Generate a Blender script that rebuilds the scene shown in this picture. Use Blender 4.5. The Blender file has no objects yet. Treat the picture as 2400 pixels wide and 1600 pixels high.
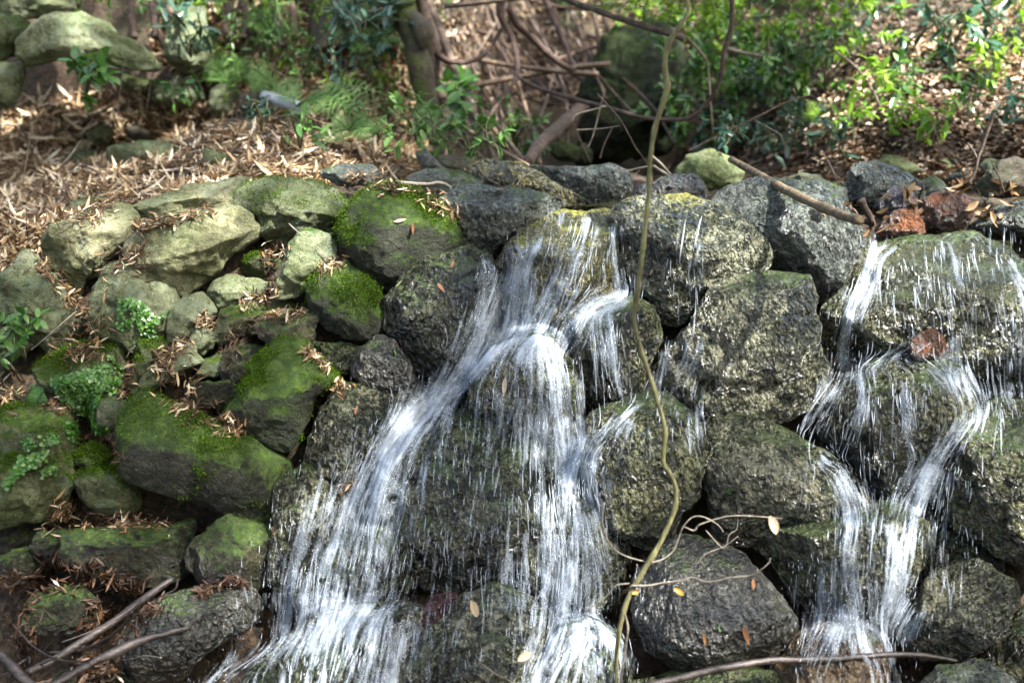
import bpy, bmesh, math, random
import numpy as np
from mathutils import Vector

random.seed(7)
RNG = np.random.default_rng(7)
R = math.radians
scene = bpy.context.scene
COL = scene.collection

# ------------------------------------------------------------------ camera
CAM_Z, PITCH, LENS = 1.75, 9.6, 40.0
cam_d = bpy.data.cameras.new("camera")
cam_d.lens, cam_d.sensor_width = LENS, 36.0
cam_d.clip_end = 400
cam_d.dof.use_dof = True
cam_d.dof.focus_distance = 3.65
cam_d.dof.aperture_fstop = 1.6
cam = bpy.data.objects.new("camera", cam_d)
COL.objects.link(cam)
cam.location = (0, 0, CAM_Z)
cam.rotation_euler = (R(90 - PITCH), 0, 0)
scene.camera = cam

# ------------------------------------------------------------------ daylight
SUN_EL, SUN_AZ = 50.0, 132.0          # azimuth measured from +y towards +x
SUN = np.array([math.cos(R(SUN_EL)) * math.sin(R(SUN_AZ)), math.cos(R(SUN_EL)) * math.cos(R(SUN_AZ)), math.sin(R(SUN_EL))])
world = bpy.data.worlds.new("World")
scene.world = world
world.use_nodes = True
wt = world.node_tree
bg = wt.nodes["Background"]
sky = wt.nodes.new("ShaderNodeTexSky")
sky.sky_type = 'NISHITA'
sky.sun_disc = False
sky.sun_elevation = R(SUN_EL)
sky.sun_rotation = R(SUN_AZ)
wb = wt.nodes.new("ShaderNodeMix"); wb.data_type = 'RGBA'; wb.blend_type = 'MULTIPLY'
wb.inputs[0].default_value = 1.0; wb.inputs[7].default_value = (1.0, 1.0, .94, 1)      # white balance set for open shade
wt.links.new(sky.outputs[0], wb.inputs[6]); wt.links.new(wb.outputs[2], bg.inputs[0])
sky.air_density = 0.8
sky.dust_density = 4.0
sky.ozone_density = 0.4
bg.inputs[1].default_value = 0.15
sun_d = bpy.data.lights.new("sun", 'SUN')
sun_d.energy = 5.0
sun_d.angle = R(0.53)
sun_d.color = (1.0, 0.975, 0.93)
sun = bpy.data.objects.new("sun", sun_d)
COL.objects.link(sun)
sun.location = (8, -6, 18)
sun.rotation_euler = Vector(SUN).to_track_quat('Z', 'Y').to_euler()
scene.view_settings.view_transform = 'Standard'
scene.view_settings.look = 'None'
scene.view_settings.gamma = 1.0
scene.view_settings.exposure = 2.75
scene.render.engine = 'CYCLES'
cy = scene.cycles
cy.use_denoising = True
cy.max_bounces = 7
cy.diffuse_bounces = 3
cy.glossy_bounces = 3
cy.transmission_bounces = 4
cy.transparent_max_bounces = 28
cy.caustics_reflective = False
cy.caustics_refractive = False
cy.sample_clamp_indirect = 6.0

# ------------------------------------------------------------------ picture <-> place
FPX = 2400 * LENS / 36.0
cp, sp = math.cos(R(PITCH)), math.sin(R(PITCH))
CAM = np.array([0, 0, CAM_Z])
RIGHT = np.array([1.0, 0, 0]); FWD = np.array([0, cp, -sp]); UP = np.array([0, sp, cp])
CROPS = {1: (0, 0), 2: (800, 0), 3: (1600, 0), 4: (0, 400), 5: (800, 400), 6: (1600, 400), 7: (0, 800), 8: (800, 800), 9: (1600, 800), 10: (0, 1060), 11: (800, 1060), 12: (1600, 1060)}

def px(k, s):
    """survey points of the place: sheet k, 'x,y x,y ...' -> points on the 2400 x 1600 survey"""
    a = np.array([[float(v) for v in p.split(',')] for p in s.split()]) if isinstance(s, str) else np.array(s, float)
    if k == 0:
        return a / 0.98
    return a * 0.34438 + np.array(CROPS[k])

def rays(p):
    p = np.atleast_2d(np.asarray(p, float))
    d = FWD[None] + RIGHT[None] * ((p[:, :1] - 1200) / FPX) - UP[None] * ((p[:, 1:2] - 800) / FPX)
    return d / np.linalg.norm(d, axis=1, keepdims=True)

def at_y(p, y):
    d = rays(p)
    return CAM + d * (np.broadcast_to(np.asarray(y, float), (len(d),)) / d[:, 1])[:, None]

def project(P):
    q = P - CAM
    z = q @ FWD
    return np.stack([1200 + FPX * (q @ RIGHT) / z, 800 - FPX * (q @ UP) / z], 1), np.linalg.norm(q, axis=1), z

# ------------------------------------------------------------------ noise
_perm = np.random.default_rng(11).permutation(512).astype(np.int64)
_grad = np.random.default_rng(12).normal(size=(512, 3)); _grad /= np.linalg.norm(_grad, axis=1, keepdims=True)

def pnoise(P, seed=0):
    P = np.asarray(P, float) + seed * 17.31
    I = np.floor(P).astype(np.int64); F = P - I
    U = F * F * F * (F * (F * 6 - 15) + 10)
    out = 0
    for dx in (0, 1):
        wx = U[:, 0] if dx else 1 - U[:, 0]
        hx = _perm[(I[:, 0] + dx) & 511]
        for dy in (0, 1):
            wy = U[:, 1] if dy else 1 - U[:, 1]
            hy = _perm[(hx + I[:, 1] + dy) & 511]
            for dz in (0, 1):
                wz = U[:, 2] if dz else 1 - U[:, 2]
                g = _grad[_perm[(hy + I[:, 2] + dz) & 511]]
                out = out + wx * wy * wz * (g[:, 0] * (F[:, 0] - dx) + g[:, 1] * (F[:, 1] - dy) + g[:, 2] * (F[:, 2] - dz))
    return out * 1.6

def fbm(P, f, octv=3, seed=0, gain=0.5):
    s, a = 0, 1.0
    for i in range(octv):
        s = s + a * pnoise(P * f, seed + i); f *= 2.03; a *= gain
    return s

def sstep(x, a, b):
    t = np.clip((x - a) / (b - a), 0, 1)
    return t * t * (3 - 2 * t)

# ------------------------------------------------------------------ object helpers
def tag(o, label=None, cat=None, group=None, kind=None):
    if label: o["label"] = label
    if cat: o["category"] = cat
    if group: o["group"] = group
    if kind: o["kind"] = kind
    return o

def thing(name, loc, label, cat, group=None):
    o = bpy.data.objects.new(name, None)
    o.empty_display_size = 0.1
    COL.objects.link(o)
    o.location = loc
    return tag(o, label, cat, group)

def mesh_obj(name, V, F, mat=None, parent=None, smooth=True, origin=None, uv=None, attr=None):
    """V (n,3) world points; F (m,k) one face size, or list of such arrays"""
    V = np.asarray(V, np.float64)
    if parent is not None:
        origin = np.array(parent.matrix_world.translation if False else _world_loc(parent))
    elif origin is None:
        origin = np.array([V[:, 0].mean(), V[:, 1].mean(), V[:, 2].min()])
    me = bpy.data.meshes.new(name)
    Fs = [np.asarray(f, np.int32) for f in (F if isinstance(F, list) else [F]) if len(f)]
    me.vertices.add(len(V)); me.vertices.foreach_set("co", (V - origin).astype(np.float32).ravel())
    idx = np.concatenate([f.ravel() for f in Fs]); cnt = np.concatenate([np.full(len(f), f.shape[1]) for f in Fs])
    me.loops.add(len(idx)); me.loops.foreach_set("vertex_index", idx)
    st = np.concatenate([[0], np.cumsum(cnt)[:-1]])
    me.polygons.add(len(cnt)); me.polygons.foreach_set("loop_start", st.astype(np.int32))
    me.polygons.foreach_set("use_smooth", np.full(len(cnt), smooth))
    if uv is not None:
        l = me.uv_layers.new(name="UVMap"); l.data.foreach_set("uv", np.asarray(uv, np.float32)[idx].ravel())
    if attr is not None:
        for k, a in attr.items():
            at = me.attributes.new(k, 'FLOAT', 'POINT'); at.data.foreach_set("value", np.asarray(a, np.float32))
    me.update(calc_edges=True)
    o = bpy.data.objects.new(name, me)
    COL.objects.link(o)
    if parent is not None:
        o.parent = parent
    else:
        o.location = origin
    if mat: me.materials.append(mat)
    return o

def _world_loc(o):
    v = Vector(o.location); p = o.parent
    while p: v += Vector(p.location); p = p.parent
    return v

def norm(v):
    return v / np.maximum(np.linalg.norm(v, axis=-1, keepdims=True), 1e-9)

def spline(pts, n):
    """Catmull-Rom through pts -> n points"""
    P = np.asarray(pts, float)
    if len(P) < 3:
        t = np.linspace(0, 1, n)[:, None]; return P[0] * (1 - t) + P[-1] * t
    Q = np.vstack([2 * P[0] - P[1], P, 2 * P[-1] - P[-2]])
    s = np.linspace(0, len(P) - 1 - 1e-6, n); i = s.astype(int); t = (s - i)[:, None]
    a, b, c, d = Q[i], Q[i + 1], Q[i + 2], Q[i + 3]
    return 0.5 * (2 * b + (c - a) * t + (2 * a - 5 * b + 4 * c - d) * t ** 2 + (3 * b - a - 3 * c + d) * t ** 3)

def tube_vf(pts, rad, sides=8, lump=0.0, seed=0, flat=1.0):
    P = np.asarray(pts, float); n = len(P)
    rad = np.interp(np.linspace(0, 1, n), np.linspace(0, 1, len(np.atleast_1d(rad))), np.atleast_1d(rad))
    T = norm(np.gradient(P, axis=0))
    ref = np.array([0.31, 0.2, 0.93]) if abs(T.mean(0)[2]) < 0.8 * np.linalg.norm(T.mean(0)) + 1e-6 else np.array([0.2, 0.97, 0.1])
    A = norm(np.cross(T, ref)); B = np.cross(T, A)
    th = np.linspace(0, 2 * np.pi, sides, endpoint=False)
    V = P[:, None] + rad[:, None, None] * (np.cos(th)[None, :, None] * A[:, None] + flat * np.sin(th)[None, :, None] * B[:, None])
    V = V.reshape(-1, 3)
    if lump:
        V = V + norm(V - np.repeat(P, sides, 0)) * (np.repeat(rad, sides) * lump * fbm(V, 0.22 / max(rad.mean(), 1e-4), 3, seed))[:, None]
    i = np.arange(n - 1)[:, None] * sides; j = np.arange(sides)[None]
    F = np.stack([i + j, i + (j + 1) % sides, i + sides + (j + 1) % sides, i + sides + j], -1).reshape(-1, 4)
    V = np.vstack([V, P[0], P[-1]])
    jj = np.arange(sides)
    c0 = np.stack([(jj + 1) % sides, jj, np.full(sides, n * sides)], 1)
    b = (n - 1) * sides
    c1 = np.stack([b + jj, b + (jj + 1) % sides, np.full(sides, n * sides + 1)], 1)
    return V, F, np.vstack([c0, c1])

def join_tubes(ts):
    Vs, Q, T, o = [], [], [], 0
    for V, f, c in ts:
        Vs.append(V); Q.append(f + o); T.append(c + o); o += len(V)
    return np.vstack(Vs), [np.vstack(Q), np.vstack(T)]

def tube_obj(name, pts, rad, mat, parent=None, n=40, sides=8, lump=0.15, seed=0):
    V, Q, T = tube_vf(spline(pts, n), rad, sides, lump, seed)
    return mesh_obj(name, V, [Q, T], mat, parent)

# leaf templates: stations along the length, width profile, three points across
def leaf_template(kind):
    if kind == 'lance':
        t = np.array([0, .12, .35, .65, .88, 1]); w = np.array([.06, .55, 1, .8, .35, .02])
    elif kind == 'oval':
        t = np.array([0, .15, .4, .65, .88, 1]); w = np.array([.08, .7, 1, .9, .5, .04])
    elif kind == 'round':
        t = np.array([0, .15, .4, .65, .88, 1]); w = np.array([.3, .85, 1.05, 1, .7, .1])
    else:
        t = np.array([0, .5, 1]); w = np.array([.5, 1, .1])
    return t, w

def leaves_vf(pos, dirv, nrm, L, W, curl=0.0, fold=0.25, kind='lance'):
    """many leaves at once"""
    t, w = leaf_template(kind)
    N, S = len(pos), len(t)
    d = norm(dirv); s = norm(np.cross(d, nrm)); u = np.cross(s, d)
    L = np.broadcast_to(L, (N,)); W = np.broadcast_to(W, (N,)); curl = np.broadcast_to(curl, (N,)); fold = np.broadcast_to(fold, (N,))
    V = np.zeros((N, S, 3, 3))
    for k in range(S):
        c = pos + d * (L * t[k])[:, None] + u * (L * curl * (t[k] ** 2))[:, None]
        V[:, k, 1] = c
        for e, sg in ((0, -1), (2, 1)):
            V[:, k, e] = c + s * (sg * W * 0.5 * w[k])[:, None] + u * (W * 0.5 * w[k] * fold)[:, None]
    base = (np.arange(N) * S * 3)[:, None, None]
    k = np.arange(S - 1)[None, :, None] * 3; e = np.arange(2)[None, None]
    a = base + k + e
    F = np.stack([a, a + 1, a + 4, a + 3], -1).reshape(-1, 4)
    return V.reshape(-1, 3), F

def join_vf(parts):
    Vs, Fs, o = [], [], 0
    for V, F in parts:
        Vs.append(V); Fs.append(F + o); o += len(V)
    return np.vstack(Vs), np.vstack(Fs)

def rnd_dirs(n, rng=RNG):
    return norm(rng.normal(size=(n, 3)))

def in_poly(p, poly):
    x, y = p[:, 0], p[:, 1]; c = np.zeros(len(p), bool); j = len(poly) - 1
    for i in range(len(poly)):
        xi, yi = poly[i]; xj, yj = poly[j]
        c ^= ((yi > y) != (yj > y)) & (x < (xj - xi) * (y - yi) / (yj - yi + 1e-12) + xi)
        j = i
    return c

def sample_poly(poly, n, rng=RNG):
    poly = np.asarray(poly); lo, hi = poly.min(0), poly.max(0); out = np.zeros((0, 2))
    while len(out) < n:
        q = lo + (hi - lo) * rng.random((n * 2, 2)); out = np.vstack([out, q[in_poly(q, poly)]])
    return out[:n]
# ------------------------------------------------------------------ materials
class NT:
    def __init__(s, name):
        s.m = bpy.data.materials.new(name); s.m.use_nodes = True
        s.t = s.m.node_tree; s.b = s.t.nodes["Principled BSDF"]; s.out = s.t.nodes["Material Output"]
        s.geo = s.t.nodes.new("ShaderNodeNewGeometry")
        s.pos = s.geo.outputs["Position"]
    def link(s, a, b): s.t.links.new(a, b)
    def setin(s, sock, v):
        if hasattr(v, 'is_output'): s.link(v, sock)
        else: sock.default_value = v
    def noise(s, scale, detail=4, rough=.55, vec=None, dist=0, lac=2.0):
        n = s.t.nodes.new("ShaderNodeTexNoise"); n.inputs["Scale"].default_value = scale; n.inputs["Detail"].default_value = detail
        n.inputs["Roughness"].default_value = rough; n.inputs["Distortion"].default_value = dist
        s.link(vec or s.pos, n.inputs["Vector"]); return n.outputs["Fac"]
    def voro(s, scale, vec=None, feat='F1', out="Distance"):
        n = s.t.nodes.new("ShaderNodeTexVoronoi"); n.feature = feat; n.inputs["Scale"].default_value = scale
        s.link(vec or s.pos, n.inputs["Vector"]); return n.outputs[out]
    def ramp(s, fac, stops, interp='LINEAR'):
        n = s.t.nodes.new("ShaderNodeValToRGB"); n.color_ramp.interpolation = interp
        e = n.color_ramp.elements
        while len(e) < len(stops): e.new(0.5)
        for i, (p, c) in enumerate(stops):
            e[i].position = p; e[i].color = (c, c, c, 1) if isinstance(c, (int, float)) else (*c, 1)
        s.link(fac, n.inputs[0]); return n.outputs[0]
    def math(s, op, a, b=0.0, c=0.0):
        n = s.t.nodes.new("ShaderNodeMath"); n.operation = op
        for i, v in enumerate((a, b, c)): s.setin(n.inputs[i], v)
        return n.outputs[0]
    def mix(s, fac, a, b, mode='MIX'):
        n = s.t.nodes.new("ShaderNodeMix"); n.data_type = 'RGBA'; n.blend_type = mode
        s.setin(n.inputs[0], fac)
        for i, v in ((6, a), (7, b)):
            s.setin(n.inputs[i], (*v, 1) if isinstance(v, tuple) else v)
        return n.outputs[2]
    def mapr(s, v, a, b, c=0.0, d=1.0, smooth=True):
        n = s.t.nodes.new("ShaderNodeMapRange"); n.interpolation_type = 'SMOOTHSTEP' if smooth else 'LINEAR'
        s.link(v, n.inputs[0])
        for i, x in enumerate((a, b, c, d)): n.inputs[i + 1].default_value = x
        return n.outputs[0]
    def bump(s, h, strength, dist, nrm=None):
        n = s.t.nodes.new("ShaderNodeBump"); s.setin(n.inputs["Strength"], strength); n.inputs["Distance"].default_value = dist
        s.link(h, n.inputs["Height"])
        if nrm is not None: s.link(nrm, n.inputs["Normal"])
        return n.outputs[0]
    def sep(s, v):
        n = s.t.nodes.new("ShaderNodeSeparateXYZ"); s.link(v, n.inputs[0]); return n.outputs
    def scaled(s, v, sc):
        n = s.t.nodes.new("ShaderNodeMapping"); n.inputs["Scale"].default_value = sc; s.link(v, n.inputs[0]); return n.outputs[0]
    def island(s): return s.geo.outputs["Random Per Island"]
    def P(s, name, v): s.setin(s.b.inputs[name], (*v, 1) if isinstance(v, tuple) and len(v) == 3 else v)

def rock_mat(name, dark, mid, pale, lichen=0.0, lich_col=(.27, .30, .23), moss=0.0, wet=0.0, bumpk=1.0, stain=None, algae_reflection=False):
    """moss: share of the upper side that is green; wet: 0 dry .. 1 streaming wet (a rock in the spray is wet all over)"""
    k = NT(name)
    n1 = k.noise(4.5, 7, .62); n2 = k.noise(26, 8, .68); n3 = k.noise(130, 5, .7)
    oi = k.t.nodes.new("ShaderNodeObjectInfo")
    n4 = k.noise(62, 6, .75)
    v = k.math('ADD', k.math('MULTIPLY', n1, .30), k.math('ADD', k.math('MULTIPLY', n2, .26), k.math('ADD', k.math('MULTIPLY', n4, .30), k.math('MULTIPLY', n3, .14))))
    w = .030 if wet > .5 else .040
    col = k.ramp(v, [(.5 - w * 1.6, dark), (.5, mid), (.5 + w * 1.5, pale)])
    # mineral grain
    grain = k.noise(330, 3, .7)
    col = k.mix(k.mapr(grain, .56, .68), col, pale, 'MIX') if wet < .5 else k.mix(k.mapr(grain, .6, .68, 0, .55), col, pale)
    col = k.mix(k.mapr(k.noise(210, 3, .6), .58, .7, 0, .75), col, dark)
    if stain:
        col = k.mix(k.mapr(k.noise(7, 6, .7, dist=.6), .47, .6, 0, .85), col, stain)
    if lichen:
        lf = k.mapr(k.noise(11, 7, .66, dist=.5), .62 - .22 * lichen, .72 - .2 * lichen)
        lc = k.mix(k.noise(60, 5, .7), lich_col, tuple(c * .62 for c in lich_col))
        col = k.mix(k.math('MULTIPLY', lf, .85), col, lc)
        lf2 = k.mapr(k.noise(23, 4, .6), .66, .7)
        col = k.mix(k.math('MULTIPLY', lf2, .7 * lichen), col, (.21, .29, .25))
    if not wet or wet < .2:
        col = k.mix(k.mapr(k.noise(3.2, 7, .7), .42, .62, 0, .42), col, (.075, .11, .028))      # thin green film
    br = k.mapr(oi.outputs["Random"], 0, 1, .78, 1.16, False)
    hs = k.t.nodes.new("ShaderNodeHueSaturation"); k.link(br, hs.inputs["Value"]); k.link(col, hs.inputs["Color"])
    col = hs.outputs[0]
    hgt = k.math('ADD', k.math('MULTIPLY', n2, .8), k.math('ADD', k.math('MULTIPLY', n4, .55), k.math('ADD', k.math('MULTIPLY', n3, .3), k.math('MULTIPLY', grain, .12))))
    mf = None
    if moss:
        nz = k.sep(k.geo.outputs["Normal"])[2]
        m = k.math('ADD', k.math('MULTIPLY', nz, .46), k.math('MULTIPLY_ADD', k.noise(5.5, 8, .7, dist=.3), 1.25, k.math('MULTIPLY', n3, .35)))
        c0 = 1.32 - .72 * moss
        mf = k.mapr(m, c0 - .04, c0 + .16)
        mc = k.ramp(k.math('ADD', k.math('MULTIPLY', k.noise(38, 5, .7), .6), k.math('MULTIPLY', k.noise(300, 2), .4)), [(.36, (.013, .028, .004)), (.5, (.04, .078, .008)), (.66, (.11, .165, .016))])
        if wet > .6: mc = k.ramp(k.noise(55, 5, .7), [(.38, (.009, .018, .002)), (.52, (.026, .050, .005)), (.68, (.085, .115, .012))])
        if algae_reflection: mc = k.ramp(k.noise(60, 5, .7), [(.38, (.05, .055, .006)), (.52, (.16, .16, .012)), (.68, (.38, .36, .03))])  # algal yellow plus reflected sunlit foliage, painted into the colour
        col = k.mix(mf, col, mc)
    k.P("Base Color", col)
    if wet > 0:
        rr = k.ramp(k.noise(34, 5, .65), [(.34, .5 - .42 * wet), (.66, .72 - .46 * wet)])
        if mf is not None: rr = k.math('ADD', rr, k.math('MULTIPLY', mf, .28))
        k.P("Roughness", rr)
        k.P("Specular IOR Level", .3 + .3 * wet)
        k.P("Coat Weight", .5 * wet); k.P("Coat Roughness", .05); k.P("Coat IOR", 1.5)
        hgt = k.math('ADD', k.math('MULTIPLY', hgt, 1 - .72 * wet), k.math('MULTIPLY', k.noise(1, 2.5, .5, k.scaled(k.pos, (62, 62, 34)), dist=.35), 1.05 * wet))
        nb = k.bump(hgt, 1.0, .085 * bumpk)
    else:
        k.P("Roughness", .88); k.P("Specular IOR Level", .25)
        nb = k.bump(hgt, 1.0, .036 * bumpk)
    if mf is not None:
        nb = k.bump(k.noise(240, 3, .7), k.math('MULTIPLY', mf, .9), .012, nb)
    k.link(nb, k.b.inputs["Normal"])
    if wet > 0: k.link(nb, k.b.inputs["Coat Normal"])
    return k.m

M = {}
M['dry_tan'] = rock_mat("dry tan granite", (.075, .08, .045), (.20, .195, .10), (.33, .325, .20), lichen=.5, lich_col=(.27, .29, .19), moss=.06)
M['dry_grey'] = rock_mat("dry grey green stone", (.055, .06, .026), (.125, .14, .075), (.24, .26, .16), lichen=.6, lich_col=(.19, .235, .15), moss=.12)
M['dry_green'] = rock_mat("green stained stone", (.035, .042, .018), (.085, .095, .042), (.17, .175, .095), lichen=.45, lich_col=(.14, .18, .11), moss=.42)
M['moss_top'] = rock_mat("mossy dark stone", (.016, .019, .011), (.037, .041, .025), (.075, .08, .05), lichen=.2, lich_col=(.08, .11, .075), moss=.72, wet=.15)
M['moss_slab'] = rock_mat("dark slab under thin moss", (.010, .011, .005), (.026, .026, .014), (.055, .056, .035), moss=.66, wet=.3)
M['dark_damp'] = rock_mat("damp dark stone", (.010, .010, .005), (.030, .030, .014), (.10, .095, .05), lichen=.25, lich_col=(.08, .10, .06), moss=.38, wet=.5)
M['wet_dark'] = rock_mat("streaming wet dark rock", (.003, .004, .0016), (.011, .013, .005), (.09, .095, .055), moss=.3, wet=1.0, bumpk=1.15)
M['wet_olive'] = rock_mat("wet olive rock", (.005, .0062, .0016), (.019, .0215, .0075), (.14, .14, .075), moss=.3, wet=1.0, bumpk=1.2)
M['wet_algae_reflection'] = rock_mat("wet rock with yellow green algae", (.010, .010, .003), (.04, .037, .012), (.22, .20, .09), moss=.17, wet=1.0, bumpk=1.1, algae_reflection=True)
M['wet_rim_reflection'] = rock_mat("wet dark rock with yellow moss and reflection rim", (.005, .006, .002), (.022, .025, .011), (.18, .18, .12), moss=.07, wet=1.0, bumpk=1.2, algae_reflection=True)
M['wet_speckle'] = rock_mat("wet speckled granite", (.005, .006, .002), (.024, .027, .012), (.23, .225, .15), moss=.22, wet=.95, bumpk=1.3)
M['wet_grey'] = rock_mat("wet grey crest rock", (.012, .015, .011), (.040, .048, .040), (.16, .175, .15), lichen=.3, lich_col=(.13, .16, .13), moss=.22, wet=.8)
M['wet_smooth'] = rock_mat("smooth wet black rock", (.005, .005, .003), (.016, .016, .012), (.05, .048, .036), moss=.12, wet=1.0, bumpk=.45)
M['crest_grey'] = rock_mat("damp grey crest stone", (.045, .052, .045), (.11, .125, .11), (.20, .22, .195), lichen=.6, lich_col=(.17, .21, .15), moss=.34, wet=.3)
M['pale_green'] = rock_mat("pale green lichened boulder", (.10, .12, .05), (.19, .22, .10), (.28, .31, .17), lichen=.6, lich_col=(.25, .30, .15), moss=.1)
M['rust'] = rock_mat("rust brown wet stone", (.012, .006, .003), (.05, .022, .010), (.12, .06, .03), wet=.7, stain=(.13, .042, .010))
M['maroon'] = rock_mat("maroon wet stone", (.010, .003, .003), (.042, .011, .011), (.09, .03, .03), wet=1.0)
M['purple'] = rock_mat("dark violet wet stone", (.010, .009, .013), (.036, .033, .045), (.09, .085, .10), wet=.8)
M['brown_dry'] = rock_mat("brown weathered stone", (.05, .038, .026), (.12, .095, .068), (.19, .16, .125), lichen=.3, wet=.1)
M['tan_wet'] = rock_mat("wet tan granite", (.03, .02, .010), (.12, .085, .05), (.28, .22, .15), moss=.15, wet=.9, stain=(.16, .085, .03))
M['mossy_far'] = rock_mat("dark moss boulder", (.010, .013, .008), (.025, .03, .018), (.06, .07, .05), moss=.36, lichen=.4, lich_col=(.06, .09, .07))

def ground_mat():
    k = NT("leafy forest soil")
    n = k.noise(3, 6, .6); f = k.noise(60, 5, .7)
    c = k.ramp(f, [(.38, (.012, .008, .005)), (.52, (.045, .028, .015)), (.7, (.11, .07, .035))])
    v = k.voro(42, k.scaled(k.pos, (1, 1, .6)), 'F1', "Color")
    h = k.t.nodes.new("ShaderNodeSeparateColor"); k.link(v, h.inputs[0])
    fl = k.ramp(h.outputs[0], [(.3, (.012, .008, .005)), (.6, (.04, .024, .013)), (.9, (.09, .058, .032))])
    c = k.mix(k.mapr(k.voro(42, k.scaled(k.pos, (1, 1, .6))), .25, .6), fl, c)
    c = k.mix(k.mapr(n, .5, .68, 0, .55), c, (.03, .035, .012))
    k.P("Base Color", c); k.P("Roughness", .92)
    k.link(k.bump(f, .8, .02), k.b.inputs["Normal"])
    return k.m
M['ground'] = ground_mat()

def leaf_mat(name, stops, rough=.55, trans=.25, spec=.4, vein=True):
    k = NT(name)
    c = k.ramp(k.island(), stops)
    c = k.mix(k.mapr(k.noise(90, 3), .35, .7, 0, .35), c, tuple(x * .45 for x in stops[len(stops) // 2][1]))
    k.P("Base Color", c); k.P("Roughness", rough); k.P("Specular IOR Level", spec)
    if trans:
        tr = k.t.nodes.new("ShaderNodeBsdfTranslucent"); k.link(c, tr.inputs[0])
        mx = k.t.nodes.new("ShaderNodeMixShader"); mx.inputs[0].default_value = trans
        k.link(k.b.outputs[0], mx.inputs[1]); k.link(tr.outputs[0], mx.inputs[2]); k.link(mx.outputs[0], k.out.inputs[0])
    return k.m
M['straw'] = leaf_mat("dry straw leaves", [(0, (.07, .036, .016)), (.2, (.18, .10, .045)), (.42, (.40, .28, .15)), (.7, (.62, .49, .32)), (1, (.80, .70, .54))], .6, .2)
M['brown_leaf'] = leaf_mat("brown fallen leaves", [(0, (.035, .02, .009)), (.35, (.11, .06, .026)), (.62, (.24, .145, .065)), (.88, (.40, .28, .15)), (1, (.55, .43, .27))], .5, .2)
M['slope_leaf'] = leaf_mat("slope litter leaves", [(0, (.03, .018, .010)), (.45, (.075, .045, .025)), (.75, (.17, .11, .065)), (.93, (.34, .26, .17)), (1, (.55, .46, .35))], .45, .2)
M['wet_leaf'] = leaf_mat("soaked brown leaves", [(0, (.018, .008, .004)), (.5, (.06, .028, .012)), (1, (.15, .08, .038))], .28, .1, .6)
M['debris'] = leaf_mat("dark needle debris", [(0, (.02, .011, .007)), (.6, (.06, .033, .02)), (1, (.14, .08, .045))], .7, 0)
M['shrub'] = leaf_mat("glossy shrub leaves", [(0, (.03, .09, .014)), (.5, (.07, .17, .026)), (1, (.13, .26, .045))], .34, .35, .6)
M['shrub_lit'] = leaf_mat("painted sunlit green leaves", [(0, (.09, .20, .012)), (.5, (.17, .33, .02)), (1, (.28, .42, .04))], .4, .5, .5)  # brighter, yellower copy of the shrub green, sunlight painted into the leaf colour
M['shrub_blue'] = leaf_mat("waxy blue green leaves", [(0, (.018, .055, .03)), (.5, (.035, .09, .05)), (1, (.06, .13, .075))], .3, .25, .65)
M['fern'] = leaf_mat("fern fronds", [(0, (.07, .16, .035)), (.5, (.13, .25, .06)), (1, (.20, .33, .10))], .5, .4, .4)
M['ivy'] = leaf_mat("small round creeper leaves", [(0, (.025, .085, .010)), (.5, (.05, .15, .018)), (1, (.12, .24, .04))], .35, .25, .55)
M['moss_shoots'] = leaf_mat("moss shoots", [(0, (.016, .04, .003)), (.5, (.04, .09, .005)), (.85, (.085, .15, .009)), (1, (.16, .22, .02))], .8, .3, .1)
M['added_canopy'] = leaf_mat("overhead canopy leaves", [(0, (.03, .08, .012)), (1, (.06, .13, .02))], .5, .35, .4)
for nm, c in (('leaf_orange', (.19, .08, .022)), ('leaf_yellow', (.45, .25, .02)), ('leaf_green', (.08, .22, .03)), ('leaf_pale', (.36, .27, .17)), ('leaf_brown', (.16, .07, .03)), ('leaf_olive', (.26, .30, .10))):
    M[nm] = leaf_mat(nm.replace('_', ' '), [(0, c), (1, c)], .4, .2, .5)

def bark_mat(name, a, b, c, rough=.85, moss=0.0, streak=(30, 30, 30), bd=.006):
    k = NT(name)
    n = k.noise(1, 6, .65, k.scaled(k.pos, streak)); f = k.noise(160, 4, .7)
    col = k.ramp(k.math('ADD', k.math('MULTIPLY', n, .7), k.math('MULTIPLY', f, .3)), [(.38, a), (.5, b), (.64, c)])
    if moss:
        col = k.mix(k.mapr(k.noise(7, 6, .7), .66 - .3 * moss, .74 - .28 * moss), col, k.ramp(k.noise(50, 4), [(.35, (.02, .03, .004)), (.65, (.075, .10, .014))]))
    k.P("Base Color", col); k.P("Roughness", rough)
    k.link(k.bump(k.math('ADD', n, k.math('MULTIPLY', f, .4)), 1.0, bd), k.b.inputs["Normal"])
    return k.m
M['bark'] = bark_mat("brown bark", (.025, .016, .011), (.06, .04, .028), (.12, .085, .06))
M['bark_moss'] = bark_mat("mossy bark", (.016, .013, .007), (.04, .032, .018), (.07, .06, .034), moss=.6)
M['liana'] = bark_mat("reddish liana bark", (.02, .011, .008), (.05, .029, .02), (.11, .068, .048))
M['vine'] = bark_mat("pale green vine bark", (.045, .038, .014), (.10, .092, .035), (.19, .185, .07), .75, .35, (60, 60, 14), .003)
M['bamboo'] = bark_mat("dead bamboo", (.035, .022, .013), (.10, .066, .038), (.20, .145, .09), .6, .1, (45, 45, 10), .002)
M['log_dry'] = bark_mat("weathered stick wood", (.035, .024, .012), (.10, .07, .036), (.19, .14, .08), .75, 0, (26, 60, 60), .006)
M['wood_wet'] = bark_mat("soaked dark wood", (.008, .005, .004), (.022, .015, .012), (.05, .037, .032), .42, 0, (30, 60, 60), .004)
M['stem'] = bark_mat("thin green stem", (.03, .035, .012), (.06, .065, .025), (.10, .10, .045), .6)
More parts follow.
